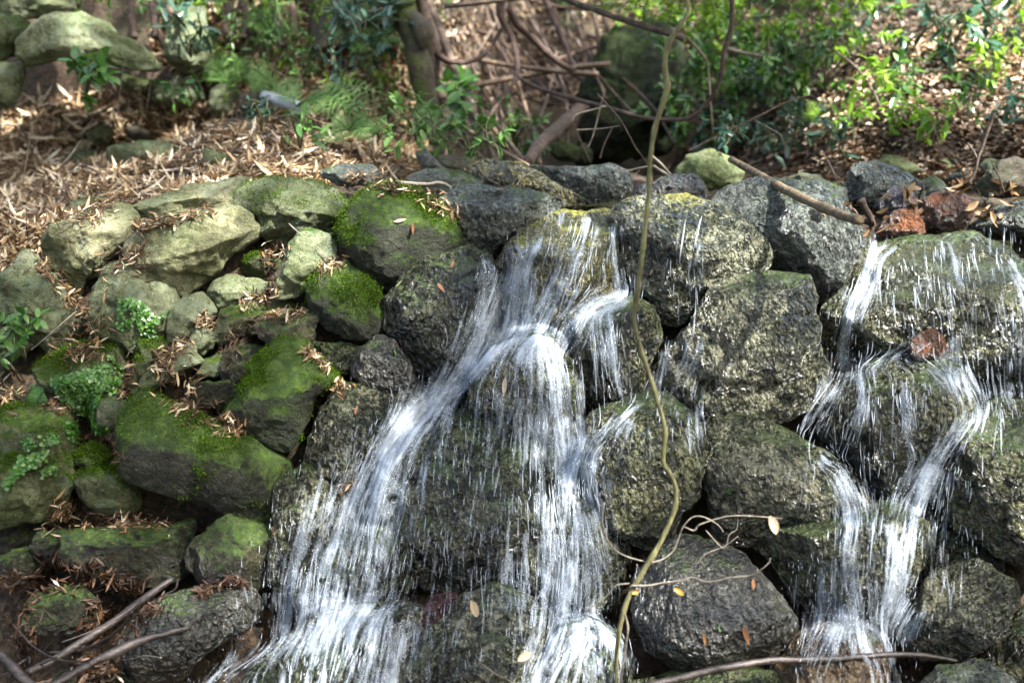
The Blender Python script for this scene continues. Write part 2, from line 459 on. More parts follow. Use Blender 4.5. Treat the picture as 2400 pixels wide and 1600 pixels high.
M['twig'] = bark_mat("grey twig bark", (.05, .04, .03), (.12, .10, .075), (.24, .21, .17), .7)
k = NT("white plastic pipe"); k.P("Base Color", k.ramp(k.noise(9, 5), [(.38, (.22, .23, .24)), (.62, (.46, .49, .53))])); k.P("Roughness", .35); M['pipe'] = k.m

def foam_mat():
    k = NT("falling white water")
    k.P("Base Color", (.62, .69, .78)); k.P("Roughness", .22); k.P("Specular IOR Level", .5)
    al = k.mapr(k.island(), 0, 1, .12, .7, False)
    at = k.t.nodes.new("ShaderNodeAttribute"); at.attribute_name = "dens"
    k.P("Alpha", k.math('MULTIPLY', al, at.outputs["Fac"]))
    return k.m
M['foam'] = foam_mat()

def veil_mat():
    k = NT("thin sheet of falling water")
    at = k.t.nodes.new("ShaderNodeAttribute"); at.attribute_name = "dens"
    k.P("Base Color", (.47, .54, .625)); k.P("Roughness", .25); k.P("Specular IOR Level", .5)
    k.P("Alpha", at.outputs["Fac"])
    return k.m
M['veil'] = veil_mat()

def pool_mat(alpha=.8):
    k = NT("clear stream water")
    k.P("Base Color", (.05, .055, .022)); k.P("Roughness", .06); k.P("Specular IOR Level", .8)
    w = k.noise(22, 4, .6, k.scaled(k.pos, (1, .5, 1)), .5)
    k.link(k.bump(w, .55, .02), k.b.inputs["Normal"])
    k.P("Alpha", alpha)
    return k.m
M['pool'] = pool_mat(); M['lip'] = pool_mat(.24)
# ------------------------------------------------------------------ the ground: bank, gully, slopes, the face behind the rocks, the stream bed
def crest(x):
    return 1.47 - .27 * np.clip(-1.15 - x, 0, 1.2) + .04 * sstep(x, 1.0, 1.4)

def z_ground(x, y):
    x = np.asarray(x, float); y = np.asarray(y, float)
    xc = .30 + .06 * (y - 4)
    sl = sstep(xc - .42 - x, 0, .9); sr = sstep(x - xc - .38, 0, 1.1)
    yb = np.maximum(y - 4.0, 0)
    z = crest(x) + .05 * yb * (1 - sl) * (1 - sr)
    z = z + sl * (.30 * yb + .015 * np.clip(xc - x, 0, 6))
    cave = sstep(x, -2.75, -2.3) * (1 - sstep(x, -1.6, -1.3))
    y0 = 6.0 + .1 * cave + .9 * sstep(x, -.8, .2)
    z = z + sl * (1.5 * sstep(y, y0, y0 + .9) + .55 * np.maximum(y - y0 - .3, 0))
    z = z - .5 * cave * sstep(y, 5.2, 5.6) * (1 - sstep(y, 5.95, 6.25))
    z = z + sr * (.42 * np.maximum(y - 4.7, 0) + .13 * np.clip(x - xc - .3, 0, 8) * sstep(y, 4.3, 6))
    z = z + (1 - sl) * (1 - sr) * .62 * np.maximum(y - 7.3, 0) + .2 * np.maximum(y - 7.6, 0)
    P = np.stack([x.ravel(), y.ravel(), 0 * x.ravel()], 1)
    z = z + (.09 * fbm(P, .9, 3, 3) * sstep(y, 4.0, 5.2).ravel() + .025 * fbm(P, 4.5, 3, 9)).reshape(x.shape)
    return z

def y_wall(z):
    return 4.02 - .49 * (1.55 - z)

def build_ground():
    xs = np.concatenate([np.linspace(-16, -3.2, 30)[:-1], np.linspace(-3.2, 4.6, 260), np.linspace(4.6, 16, 30)[1:]])
    yf = np.concatenate([np.linspace(4.05, 10.5, 210), np.linspace(10.5, 26, 40)[1:]])[::-1]
    X, Y = np.meshgrid(xs, yf)
    Z = z_ground(X, Y)
    rows = [np.stack([X, Y, Z], -1)]
    t = np.linspace(0, 1, 46)[1:]
    zt = Z[-1]
    for s in t:
        z = zt * (1 - s) + .0 * s
        y = y_wall(z) + .05 * fbm(np.stack([xs, z, 0 * z], 1), 5, 3, 4)
        rows.append(np.stack([xs, y, z], -1)[None])
    for y in np.concatenate([np.linspace(3.15, -2.4, 30), np.linspace(-2.6, -9, 20)]):
        z = .06 * fbm(np.stack([xs, 0 * xs + y, 0 * xs], 1), 1.3, 3, 8) - .02 + 2.0 * sstep(-y, 2.2, 8)  # rise behind the camera, added to block low sky light
        rows.append(np.stack([xs, 0 * xs + y, z], -1)[None])
    V = np.concatenate(rows, 0); nr, nc = V.shape[:2]
    i = np.arange(nr - 1)[:, None] * nc + np.arange(nc - 1)[None]
    F = np.stack([i, i + nc, i + nc + 1, i + 1], -1).reshape(-1, 4)
    o = mesh_obj("ground", V.reshape(-1, 3), F, M['ground'], origin=np.zeros(3))
    return tag(o, "brown soil of the stream bank and wooded gully", "ground", None, 'structure')
build_ground()

def trace_terrain(p, tmax=14.0):
    """survey points -> points on the bare ground"""
    d = rays(p); n = len(d)
    lo = np.full(n, 2.4); hit = np.full(n, tmax); done = np.zeros(n, bool)
    ts = np.arange(2.4, tmax, .06)
    prev = np.full(n, 2.4)
    for t in ts:
        q = CAM + d * t
        below = (q[:, 2] < z_ground(q[:, 0], q[:, 1])) & (q[:, 1] > 4.05) | ((q[:, 1] > y_wall(q[:, 2])) & (q[:, 2] < 1.5) & (q[:, 1] <= 4.05))
        new = below & ~done
        hit[new] = t - .03; done |= new
    return CAM + d * hit[:, None], hit

# coarse table of the bare ground as surveyed
GX, GY = np.meshgrid(np.arange(-120, 2530, 20.0), np.arange(-60, 1680, 20.0))
_, _t = trace_terrain(np.stack([GX.ravel(), GY.ravel()], 1))
T_GROUND = _t.reshape(GX.shape)

def ground_dist(p):
    p = np.atleast_2d(p)
    fx = np.clip((p[:, 0] + 120) / 20, 0, GX.shape[1] - 1.001); fy = np.clip((p[:, 1] + 60) / 20, 0, GX.shape[0] - 1.001)
    i, j = fx.astype(int), fy.astype(int); a, b = fx - i, fy - j
    T = T_GROUND
    return (T[j, i] * (1 - a) + T[j, i + 1] * a) * (1 - b) + (T[j + 1, i] * (1 - a) + T[j + 1, i + 1] * a) * b

def on_ground(p):
    return CAM + rays(p) * ground_dist(p)[:, None]

# ------------------------------------------------------------------ rocks
_ico = {}
def ico(sub):
    if sub not in _ico:
        bm = bmesh.new(); bmesh.ops.create_icosphere(bm, subdivisions=sub, radius=1)
        bm.verts.ensure_lookup_table()
        _ico[sub] = (norm(np.array([v.co[:] for v in bm.verts])), np.array([[v.index for v in f.verts] for f in bm.faces]))
        bm.free()
    return _ico[sub]

ROCK_V = []          # for the table of visible rock surface
def rock(pts, mat, label, push=0.0, Y=None, df=.42, db=.55, rnd=.3, fac=(), seed=None, rough=1.0, cat="rock", group="rocks of the stepped wall", name="rock", moss=0):
    pts = np.asarray(pts, float)
    pts = pts.mean(0) + (pts - pts.mean(0)) * (1.085 if group == 'rocks of the stepped wall' else 1.05)
    nxt = np.roll(pts, -1, 0)
    cr = pts[:, 0] * nxt[:, 1] - nxt[:, 0] * pts[:, 1]
    A = cr.sum() / 2
    c = ((pts + nxt) * cr[:, None]).sum(0) / (6 * A)
    seed = int(abs(c[0] * 3 + c[1] * 7)) if seed is None else seed
    rg = np.random.default_rng(seed)
    ext = pts.max(0) - pts.min(0)
    d = rays(c)[0]
    if Y is not None:
        dist = Y / d[1]
    else:
        dist = float(ground_dist(c)[0]) - .03
        if group in ('rocks of the stepped wall', 'rocks in the falling water') or (group == 'rocks along the crest of the fall'):
            dist = min(dist, (4.02 + .49 * .20) / (d[1] - .49 * d[2]))
    dist -= push
    C = CAM + d * dist
    r = norm(np.cross(d, [0, 0, 1.0])); u = np.cross(r, d)
    # outline in metres on the plane across the view of the surveyor
    dr = rays(pts); t = dist / (dr @ d)
    Q = CAM + dr * t[:, None] - C
    poly = np.stack([Q @ r, Q @ u], 1)
    th = np.linspace(-np.pi, np.pi, 361)[:-1]
    dirs = np.stack([np.cos(th), np.sin(th)], 1)
    Rm = np.zeros(len(th)); n = len(poly)
    for i in range(n):
        a, b = poly[i], poly[(i + 1) % n]; e = b - a
        den = dirs[:, 0] * e[1] - dirs[:, 1] * e[0]
        den = np.where(np.abs(den) < 1e-12, 1e-12, den)
        tt = (a[0] * e[1] - a[1] * e[0]) / den
        ss = (a[0] * dirs[:, 1] - a[1] * dirs[:, 0]) / den
        ok = (tt > 0) & (ss >= -1e-6) & (ss <= 1 + 1e-6)
        Rm = np.where(ok, np.maximum(Rm, tt), Rm)
    Rm = np.where(Rm <= 0, np.median(Rm), Rm)
    kw = int(2 + 6 * rnd); ker = np.hanning(2 * kw + 3)[1:-1]; ker /= ker.sum()
    Rm = np.convolve(np.concatenate([Rm[-kw:], Rm, Rm[:kw]]), ker, 'valid')
    big = max(ext) / 2400 * dist * 2400 / FPX * 1.0
    sub = 6 if max(ext) > 230 else 5 if max(ext) > 90 else 4
    S, F = ico(sub)
    rho = np.hypot(S[:, 0], S[:, 1]); ang = np.arctan2(S[:, 1], S[:, 0])
    Rv = np.interp(ang, np.append(th, np.pi), np.append(Rm, Rm[0]))
    size = math.sqrt(abs(A)) * dist / FPX
    phi = np.arcsin(np.clip(S[:, 2], -1, 1))
    ex = 2 / (2.7 - .6 * rnd)
    s_in = np.cos(phi) ** ex; tz = np.abs(np.sin(phi)) ** ex
    Df, Db = df * size, db * size
    depth = np.where(S[:, 2] > 0, Df, -Db) * tz
    ca, sa = np.where(rho > 1e-9, S[:, 0] / np.maximum(rho, 1e-9), 1), np.where(rho > 1e-9, S[:, 1] / np.maximum(rho, 1e-9), 0)
    L = np.stack([Rv * s_in * ca, Rv * s_in * sa, depth], 1)
    # broken faces
    planes = list(fac)
    nf = int(round(11 * (1 - rnd)))
    if not fac:
        planes += [(90 + rg.normal() * 22, 48 + rg.normal() * 6, .80), (-90 + rg.normal() * 30, 50 + rg.normal() * 8, .78), (rg.uniform(0, 360), 12, .84)]
    planes += [(rg.uniform(0, 360), rg.uniform(20, 64), rg.uniform(.76, .92)) for _ in range(nf)]
    for az, tl, h in planes:
        tl = R(tl); az = R(az)
        nv = np.array([math.sin(tl) * math.cos(az), math.sin(tl) * math.sin(az), math.cos(tl)])
        q = L @ nv; sup = q.max(); over = np.maximum(0, q - h * sup) * (.25 + .75 * sstep(S[:, 2], -.05, .35))
        L = L - over[:, None] * nv * (.93 - .25 * rnd)
    P = C + L[:, :1] * r + L[:, 1:2] * u - L[:, 2:3] * d
    nd = norm(P - C)
    am = size * (.05 - .015 * rnd) * rough
    dsp = am * fbm(P, 1.7 / size, 3, seed % 50) + rough * (.012 * (1 - rnd * .5) * fbm(P, 11, 2, 5) + .010 * (.5 - np.abs(pnoise(P * 19, 6))) + .0048 * fbm(P, 48, 2, 7))
    # layered, slightly bedded breakage
    bed = pnoise(P * np.array([7, 7, 19]) + seed, 2)
    dsp = dsp + rough * .004 * (1 - rnd) * np.sign(bed) * np.minimum(np.abs(bed) * 5, 1)
    P = P + nd * dsp[:, None]
    o = mesh_obj(name, P, F, M[mat], origin=C)
    tag(o, label, cat, group)
    ROCK_V.append(P)
    if moss:
        # real cushions of moss: short shoots on the upper side, in patches
        nv = np.zeros_like(P); fn = np.cross(P[F[:, 1]] - P[F[:, 0]], P[F[:, 2]] - P[F[:, 0]])
        for q in range(3): np.add.at(nv, F[:, q], fn)
        nv = norm(nv)
        m = .55 * nv[:, 2] - .25 * (nv @ d) * 0 + .95 * fbm(P, 5.5, 3, 31) + .5 * fbm(P, 26, 2, 33) + .25 * (P[:, 2] - C[2]) / size
        ok = np.where((m > .30) & (nv @ d < .25))[0]
        if len(ok) > 50:
            i = rg.choice(ok, moss); den = np.clip((m[i] - .3) / .5, .15, 1)
            k = rg.random(moss) < den; i = i[k]; n = len(i)
            pos = P[i] + rg.normal(size=(n, 3)) * .006 + nv[i] * .001
            L2 = rg.uniform(.003, .0065, n)
            dv = norm(nv[i] + rg.normal(size=(n, 3)) * .75)
            Vm, Fm = leaves_vf(pos, dv, norm(rg.normal(size=(n, 3)) + nv[i] * .5), L2, L2 * .55, .1, .2, 'mini')
            mo = mesh_obj("moss", Vm, Fm, M['moss_shoots'], o, smooth=False)
            mo["kind"] = 'stuff'
    return o
W = "rocks of the stepped wall"; CR = "rocks along the crest of the fall"; BK = "stones on the leafy bank"; WF = "rocks in the falling water"
# sheet, outline, material, label, options
ROCKS = [
 (4, "330,430 390,375 620,290 740,220 800,215 920,320 900,440 800,520 740,610 600,720 530,870 420,780 340,640 295,560", 'dry_tan', "pale tan angular rock just under the leaf litter, tapering to a point below", dict(push=.05, rnd=.06, fac=[(75, 40, .74), (-140, 55, .62), (-60, 20, .8)])),
 (4, "890,500 960,430 1130,340 1440,290 1600,258 1660,280 1770,440 1760,480 1560,560 1440,700 1330,800 1240,870 1190,850 1060,720 940,630 890,560", 'dry_tan', "largest pale tan slab of the dry wall, flat faced with a dark undercut edge", dict(push=.10, rnd=.06, fac=[(100, 26, .74), (-50, 62, .62), (-100, 38, .78)])),
 (4, "870,260 1000,210 1180,150 1330,100 1480,80 1560,45 1690,50 1650,110 1570,210 1540,250 1420,280 1150,340 1050,370 1000,360 930,300", 'dry_tan', "long low rock with straw covered top and shaded front above the largest slab", dict(push=.02, rnd=.15, fac=[(95, 66, .5), (-80, 30, .72)])),
 (0, "533,452 570,430 610,415 700,418 765,440 800,475 785,530 775,570 700,560 640,562 605,545 590,510 560,480", 'dry_grey', "broad grey green rock with overhanging brown front beside the big mossy crest boulder", dict(moss=6800, push=.06, rnd=.06, fac=[(100, 58, .55), (-85, 48, .55)])),
 (4, "-80,820 -20,730 60,690 150,580 200,560 240,610 300,690 400,800 540,960 560,1010 470,1100 420,1260 380,1270 230,1150 130,1060 0,980 -80,930", 'dry_grey', "blue grey slanting rock at the outer end of the wall below the leaf pile", dict(push=.12, rnd=.06, fac=[(60, 34, .76), (-130, 40, .72)])),
 (4, "635,800 720,690 850,660 960,645 1010,670 1120,790 1200,900 1190,960 1140,1050 1100,1130 960,1220 930,1250 850,1180 680,1130 650,1000 645,880", 'dry_grey', "blocky grey rock with a spray of round creeper leaves across its lower face", dict(push=.10, rnd=.15, fac=[(80, 34, .74), (-90, 22, .8)])),
 (4, "1140,1050 1150,1000 1210,920 1260,870 1340,850 1420,880 1470,960 1420,1050 1310,1100 1300,1170 1160,1220 1140,1180", 'dry_grey', "smooth egg shaped grey green rock between the creeper rock and the low pale wedge", dict(push=.08, rnd=.6)),
 (4, "1425,870 1490,750 1560,725 1700,740 1830,770 1850,790 1780,850 1650,890 1500,950 1450,930", 'dry_grey', "low pale green wedge shaped rock under the largest tan slab", dict(push=.06, rnd=.2, fac=[(95, 50, .6), (-90, 34, .7)])),
 (4, "1870,830 1880,760 1940,650 1970,520 2040,430 2110,415 2220,460 2290,540 2280,600 2200,650 2120,770 2060,830 1960,860 1890,850", 'dry_grey', "upright rounded grey rock standing below the broad overhanging rock", dict(push=.12, rnd=.6)),
 (4, "1665,640 1690,585 1920,590 1930,640 1870,740 1760,750 1690,690", 'dry_green', "small mossy topped block wedged behind the upright rounded rock", dict(moss=4250, push=-.02, rnd=.2)),
 (4, "1450,1060 1540,960 1650,905 1900,870 2000,900 2050,950 1940,990 1760,1040 1740,1090 1620,1130 1510,1180 1480,1130", 'dry_green', "flat topped blue green slab with needle debris on its front edge", dict(push=.07, rnd=.2, fac=[(95, 62, .5), (-90, 30, .72)])),
 (4, "1745,1070 1780,1030 1900,1000 2130,950 2165,980 2110,1140 2050,1190 1900,1200 1780,1130", 'dark_damp', "dark triangular wedge with a pale leaf strewn upper edge, beside the blue green slab", dict(push=.13, rnd=.15, fac=[(100, 60, .5), (-90, 25, .75)])),
 (7, "1530,500 1640,350 1720,230 1700,180 1830,60 1900,10 1980,0 2050,20 2170,130 2260,250 2250,290 2130,370 2090,480 2010,660 1960,740 1860,720 1700,630 1600,560", 'moss_top', "large dark pointed boulder capped with vivid green moss", dict(moss=18700, push=.13, rnd=.45, fac=[(120, 42, .72), (-80, 22, .84)], rough=.7)),
 (7, "235,180 330,130 470,70 600,25 700,20 790,50 850,110 850,200 830,330 760,420 640,470 560,480 450,420 350,340 280,270", 'dry_green', "green stained rock mostly hidden under a thick carpet of round creeper leaves", dict(moss=10200, push=.10, rnd=.35)),
 (4, "870,1470 900,1380 960,1250 940,1180 1060,1130 1120,1140 1130,1180 1080,1280 1030,1400 960,1480 900,1500", 'dry_green', "narrow upright mossy footed rock squeezed between two grey rocks", dict(moss=4250, push=.10, rnd=.25)),
 (4, "955,1500 990,1400 1080,1320 1180,1240 1290,1190 1350,1240 1380,1300 1200,1370 1090,1450 1020,1510", 'dry_grey', "slanting grey rock with a ribbon of dead leaves along its upper edge", dict(push=.11, rnd=.25)),
 (4, "1305,1100 1330,1060 1410,1050 1450,1120 1440,1200 1380,1260 1340,1220 1310,1150", 'dry_grey', "small blue grey stone below the egg shaped rock", dict(push=.07, rnd=.3)),
 (4, "1340,1380 1380,1290 1480,1240 1530,1210 1545,1330 1500,1400 1400,1420", 'dry_green', "small stone with a pale lichen spot and green sides, left of the dark shaded block", dict(push=.07, rnd=.35)),
 (4, "1530,1220 1620,1170 1810,1210 1795,1270 1720,1340 1700,1440 1600,1460 1530,1400", 'dark_damp', "shaded olive block beside the pointed moss capped boulder", dict(push=.05, rnd=.2)),
 (7, "1305,400 1320,310 1430,285 1560,290 1640,320 1610,400 1540,460 1420,440 1330,450", 'dark_damp', "low dark grey stone above the long mossy slab, leaves heaped on its side", dict(push=.08, rnd=.3)),
 (7, "645,510 680,430 780,390 850,440 860,520 810,590 700,610 660,570", 'dry_grey', "small round pale stone ringed by creeper leaves", dict(push=.12, rnd=.65)),
 (7, "850,500 900,420 970,365 1050,375 1200,460 1400,560 1560,600 1730,690 1880,780 1980,860 1870,980 1840,1150 1790,1235 1720,1245 1560,1180 1400,1080 1200,1030 1000,970 900,930 850,840 830,640", 'moss_slab', "longest dark slab of the wall, slanting down towards the water under thin moss", dict(moss=20400, push=.16, rnd=.35, fac=[(68, 40, .70), (-105, 24, .84)], rough=.6, df=.34)),
 (7, "-80,520 80,470 240,450 330,440 440,520 480,640 500,760 500,900 450,1000 460,1120 380,1220 150,1190 0,1230 -80,1200", 'dry_green', "bulky mossy boulder low at the outer end of the wall with scattered creeper leaves", dict(moss=18700, push=.16, rnd=.4)),
 (7, "515,800 560,750 620,710 700,730 740,780 700,820 590,850 530,840", 'moss_top', "small stone with the brightest cushion of moss", dict(moss=5950, push=.13, rnd=.5)),
 (7, "510,940 600,890 720,830 830,810 870,900 940,980 940,1070 900,1140 820,1180 720,1160 620,1110 560,1040", 'dry_green', "rounded yellow green mottled rock tucked under the end of the longest slab", dict(moss=6800, push=.12, rnd=.4)),
 (10, "430,520 640,505 1140,490 1300,440 1310,520 1260,650 1250,820 1100,880 900,930 760,850 560,790 450,690", 'dark_damp', "flat topped dark block with brown needles on its top and a blue grey front", dict(push=.14, rnd=.06, fac=[(90, 74, .45), (-95, 40, .66), (20, 20, .8)])),
 (10, "1270,670 1330,600 1440,530 1560,440 1700,490 1800,520 1850,600 1830,760 1830,860 1740,920 1600,870 1500,900 1380,870 1290,780", 'dark_damp', "dark olive blotched boulder under the low end of the longest slab", dict(push=.10, rnd=.4)),
 (10, "1840,700 1850,400 1900,260 1960,170 2080,130 2300,190 2400,300 2420,500 2300,760 2100,900 1950,950 1860,850", 'wet_speckle', "wet speckled rock at the outer edge of the main fall, water off its corner", dict(push=.12, rnd=.3)),
 (10, "1000,1050 1150,980 1300,940 1500,900 1640,900 1720,960 1750,1050 1720,1150 1660,1220 1400,1350 1250,1520 1000,1560 900,1450 820,1320 900,1150", 'wet_smooth', "smooth black shiny boulder at the foot of the wall beside the wet sticks", dict(push=.22, rnd=.6, rough=.7)),
 (10, "180,1180 180,1050 260,960 400,920 540,940 650,1030 640,1120 560,1180 440,1230 300,1270 200,1250", 'dark_damp', "mottled yellow grey stone half sunk in wet brown leaves", dict(push=.2, rnd=.4)),
 (10, "30,720 100,650 200,640 280,720 240,800 200,880 90,910 20,860 -40,780", 'dark_damp', "shadowed stone at the outer edge above the wet leaf heap", dict(push=.14, rnd=.35)),
 (10, "190,640 260,560 420,540 450,620 400,690 330,720 240,690", 'dark_damp', "small grey stone under a clump of split bamboo leaves", dict(push=.14, rnd=.3)),
 (10, "400,1530 480,1460 700,1440 900,1440 980,1500 980,1620 700,1660 400,1660", 'wet_olive', "low dark boulder under the fallen bark covered branch", dict(push=.26, rnd=.45)),
 (7, "-80,1220 120,1190 300,1220 290,1320 180,1400 0,1460 -80,1400", 'dark_damp', "dark rock standing in for the shaded gap under the bulky mossy boulder", dict(push=.03, rnd=.3)),  # dark stone put where only shade lies in the gap
 (4, "-80,1080 60,1090 150,1130 210,1190 150,1250 40,1290 -80,1290", 'dry_grey', "blue grey stone under the slanting end rock, a seedling growing before it", dict(push=.10, rnd=.35)),
 (7, "-80,330 80,320 140,350 210,400 150,440 50,480 -80,520", 'dark_damp', "dark low stone beside the glossy dark leaf at the end of the wall", dict(push=.12, rnd=.35)),
 (0, "705,1050 735,950 770,895 830,890 945,925 935,985 870,1030 850,1080 800,1105 740,1085 712,1065", 'wet_speckle', "wet speckled rock under the shiny black ball shaped stone", dict(push=.10, rnd=.3)),
 (0, "815,860 830,810 870,775 905,785 940,840 955,880 940,910 890,922 845,907", 'wet_smooth', "shiny black ball shaped stone", dict(push=.14, rnd=.75)),
 (0, "718,785 800,793 838,800 818,850 790,862 745,837 713,805", 'wet_dark', "flat black stone lying behind the ball shaped stone", dict(push=.06, rnd=.3)),
 (0, "705,660 745,625 800,608 845,635 875,690 885,740 865,778 800,768 745,742 713,697", 'moss_top', "dark rock with a mossy shoulder below the big mossy crest boulder", dict(moss=11900, push=.11, rnd=.4)),
 (0, "787,545 800,495 850,440 900,428 960,450 1020,490 1045,530 1050,560 1000,600 930,642 890,662 860,640 810,590", 'moss_top', "big mossy crest boulder sprinkled with bamboo leaves", dict(moss=20400, push=.12, rnd=.5, fac=[(85, 48, .66), (-95, 28, .8)], rough=.7)),
 (0, "885,692 945,640 1015,590 1070,568 1120,590 1140,640 1120,700 1085,780 1045,850 1003,882 975,872 930,790 890,740", 'wet_dark', "large wet black rock beside the main fall below the mossy crest boulder", dict(push=.11, rnd=.25, fac=[(110, 46, .7), (-130, 26, .8), (20, 40, .8)])),
 (0, "1048,560 1032,490 1020,460 1060,428 1130,428 1200,438 1290,465 1290,488 1210,515 1160,545 1120,580 1080,582", 'wet_grey', "wet grey boulder on the crest, its face sloping into the lip of the main fall", dict(push=.10, rnd=.3, fac=[(95, 60, .55), (-100, 35, .74)])),
 (0, "930,410 975,393 1060,396 1110,420 1140,440 1080,448 1040,462 1005,455 955,432", 'crest_grey', "flat grey green stone with a dead branch lying on it", dict(Y=4.15, rnd=.35, group=CR)),
 (0, "1058,390 1110,370 1200,376 1215,393 1250,408 1290,430 1350,465 1372,484 1300,482 1230,455 1150,435 1105,415", 'wet_algae_reflection', "long stone slanting down to an edge yellow with moss and painted reflection at the main fall's lip", dict(Y=4.2, rnd=.25, group=CR)),
 (0, "1215,380 1300,385 1400,377 1440,398 1443,430 1420,468 1360,470 1310,437 1268,418", 'wet_grey', "wet rounded block behind the lip of the main fall, pale leaves on its top", dict(Y=4.42, rnd=.35, group=CR)),
 (2, "640,1070 760,1055 880,1090 850,1150 760,1180 690,1155", 'brown_dry', "small brown stone half buried at the end of the leafy bank behind the crest", dict(Y=4.6, rnd=.35, group=CR)),
 (2, "510,1040 570,1025 640,1090 715,1165 600,1170 540,1110", 'crest_grey', "small pale stone leaning by the brown half buried stone", dict(Y=4.5, rnd=.35, group=CR)),
 (2, "1110,1125 1240,1108 1275,1150 1255,1185 1150,1180", 'crest_grey', "pale flat stone lying behind the long slanting crest stone", dict(Y=4.5, rnd=.25, group=CR)),
 (0, "1440,475 1468,430 1540,405 1600,402 1617,430 1615,474 1500,478", 'wet_smooth', "black glistening lump with a ripple of water round it on the crest", dict(Y=4.2, rnd=.5, group=CR)),
 (0, "1410,505 1450,474 1520,462 1640,472 1700,510 1755,570 1758,600 1722,632 1680,640 1640,652 1610,682 1580,722 1530,742 1500,692 1450,642 1428,582", 'wet_rim_reflection', "large wet boulder between the two falls with moss and painted yellow reflection along its upper rim", dict(push=.12, rnd=.4, fac=[(85, 52, .64), (-80, 26, .78)])),
 (0, "1553,395 1580,360 1630,345 1670,360 1707,395 1692,428 1620,436 1568,420", 'pale_green', "rounded pale green boulder standing just behind the crest", dict(Y=4.7, rnd=.6, group=CR)),
 (0, "1650,472 1680,435 1740,405 1800,412 1880,428 1937,478 1977,530 1977,562 1947,622 1905,692 1860,682 1828,640 1768,610 1748,560 1708,510", 'wet_grey', "broad grey rock under the leaning weathered stick", dict(push=.10, rnd=.25, fac=[(95, 62, .52), (-115, 36, .72)])),
 (0, "1880,432 1915,424 1945,440 1945,470 1920,480 1890,462", 'crest_grey', "pale stone corner behind the weathered stick", dict(Y=4.15, rnd=.2, group=CR)),
 (3, "1055,1320 1130,1230 1180,1140 1290,1112 1440,1150 1620,1260 1610,1320 1500,1360 1380,1400 1300,1430 1130,1415 1060,1380", 'wet_grey', "broad blue grey rock on the crest between the stick and the brown stones", dict(Y=4.18, rnd=.3, group=CR, fac=[(80, 50, .66), (190, 50, .72)])),
 (3, "1310,1115 1380,1060 1480,1062 1570,1120 1605,1150 1565,1210 1420,1170", 'pale_green', "yellow green mossy stone behind the broad blue grey rock, rounder of a pair", dict(Y=4.9, rnd=.65, group=CR)),
 (3, "1585,1110 1660,1080 1790,1085 1862,1140 1852,1205 1760,1225 1650,1185", 'pale_green', "flatter mossy stone of the yellow green pair behind the crest", dict(Y=4.95, rnd=.6, group=CR)),
 (3, "1300,1410 1380,1330 1450,1288 1540,1308 1592,1360 1572,1425 1460,1468 1360,1474", 'purple', "dark violet wet stone on the crest", dict(Y=4.02, rnd=.3, group=CR)),
 (6, "1298,465 1320,390 1430,310 1560,253 1600,310 1652,425 1560,470 1400,480", 'rust', "low orange brown wedge lying at the lip of the far fall", dict(push=.10, rnd=.15, group=CR)),
 (6, "1600,280 1640,200 1740,143 1890,153 1992,230 1952,335 1880,435 1760,425 1660,385", 'rust', "red brown block next to the orange wedge", dict(push=.06, rnd=.2, group=CR, fac=[(90, 50, .7), (-60, 30, .75)])),
 (3, "1600,1290 1650,1230 1720,1195 1795,1270 1755,1315 1690,1350 1645,1410 1610,1410", 'crest_grey', "narrow olive stone leaning behind the red brown block", dict(Y=4.12, rnd=.25, group=CR)),
 (6, "1930,390 2000,340 2130,260 2250,205 2460,170 2460,470 2250,420 2150,420 2000,420", 'wet_grey', "sloping blue grey slab at the far end of the crest above a black hollow", dict(push=.08, rnd=.2, group=CR, fac=[(110, 56, .6)])),
 (3, "1970,1290 2080,1160 2150,1110 2260,1088 2440,1100 2440,1340 2200,1330 2050,1335", 'brown_dry', "large brown violet rock at the back of the far end of the crest", dict(Y=4.35, rnd=.25, group=CR)),
 (3, "2020,1125 2090,1080 2180,1088 2160,1150 2060,1170", 'dry_grey', "small olive stone peeping over the large brown violet rock", dict(Y=4.7, rnd=.4, group=CR)),
 (3, "1820,1205 1900,1168 1975,1178 1962,1225 1880,1245 1822,1235", 'crest_grey', "small flat blue grey stone behind the dead twig tuft", dict(Y=4.6, rnd=.4, group=CR)),
 (3, "690,1215 800,1190 920,1193 1012,1240 1002,1295 880,1280 760,1240", 'brown_dry', "low brown stone half under leaves behind the weathered stick", dict(Y=4.6, rnd=.3, group=CR)),
 (0, "1510,862 1560,790 1610,720 1640,672 1690,645 1770,640 1850,648 1860,700 1872,790 1892,850 1872,920 1800,947 1740,955 1620,950 1560,932 1518,902", 'wet_speckle', "largest wet speckled block, square shouldered, between the two falls", dict(push=.14, rnd=.2, fac=[(95, 58, .8), (-70, 20, .84), (-150, 44, .8)])),
 (0, "1320,765 1330,712 1390,690 1460,688 1500,710 1517,770 1482,832 1472,900 1420,945 1370,965 1340,900 1318,830", 'wet_olive', "olive rock with white trickles down its face beside the main fall", dict(push=.10, rnd=.3, group=WF)),
 (0, "1140,600 1180,550 1280,492 1400,486 1430,560 1450,640 1440,690 1340,722 1260,762 1190,752 1150,692 1120,650", 'wet_algae_reflection', "mossy rock with painted yellow green reflection under the lip of the main fall", dict(push=.07, rnd=.35, group=WF, fac=[(90, 58, .6), (-90, 22, .84)])),
 (0, "1090,862 1130,800 1190,772 1260,776 1310,832 1332,920 1300,1000 1240,1022 1150,1002 1090,952", 'wet_olive', "rounded rock in mid fall where the water splits in two", dict(push=.16, rnd=.45, group=WF)),
 (0, "980,1040 1050,960 1130,930 1250,960 1340,1010 1335,1100 1300,1200 1250,1335 1100,1372 980,1342 920,1250 920,1140", 'wet_dark', "tall black rock behind the thin curtain of drops in mid fall", dict(push=.06, rnd=.3, group=WF)),
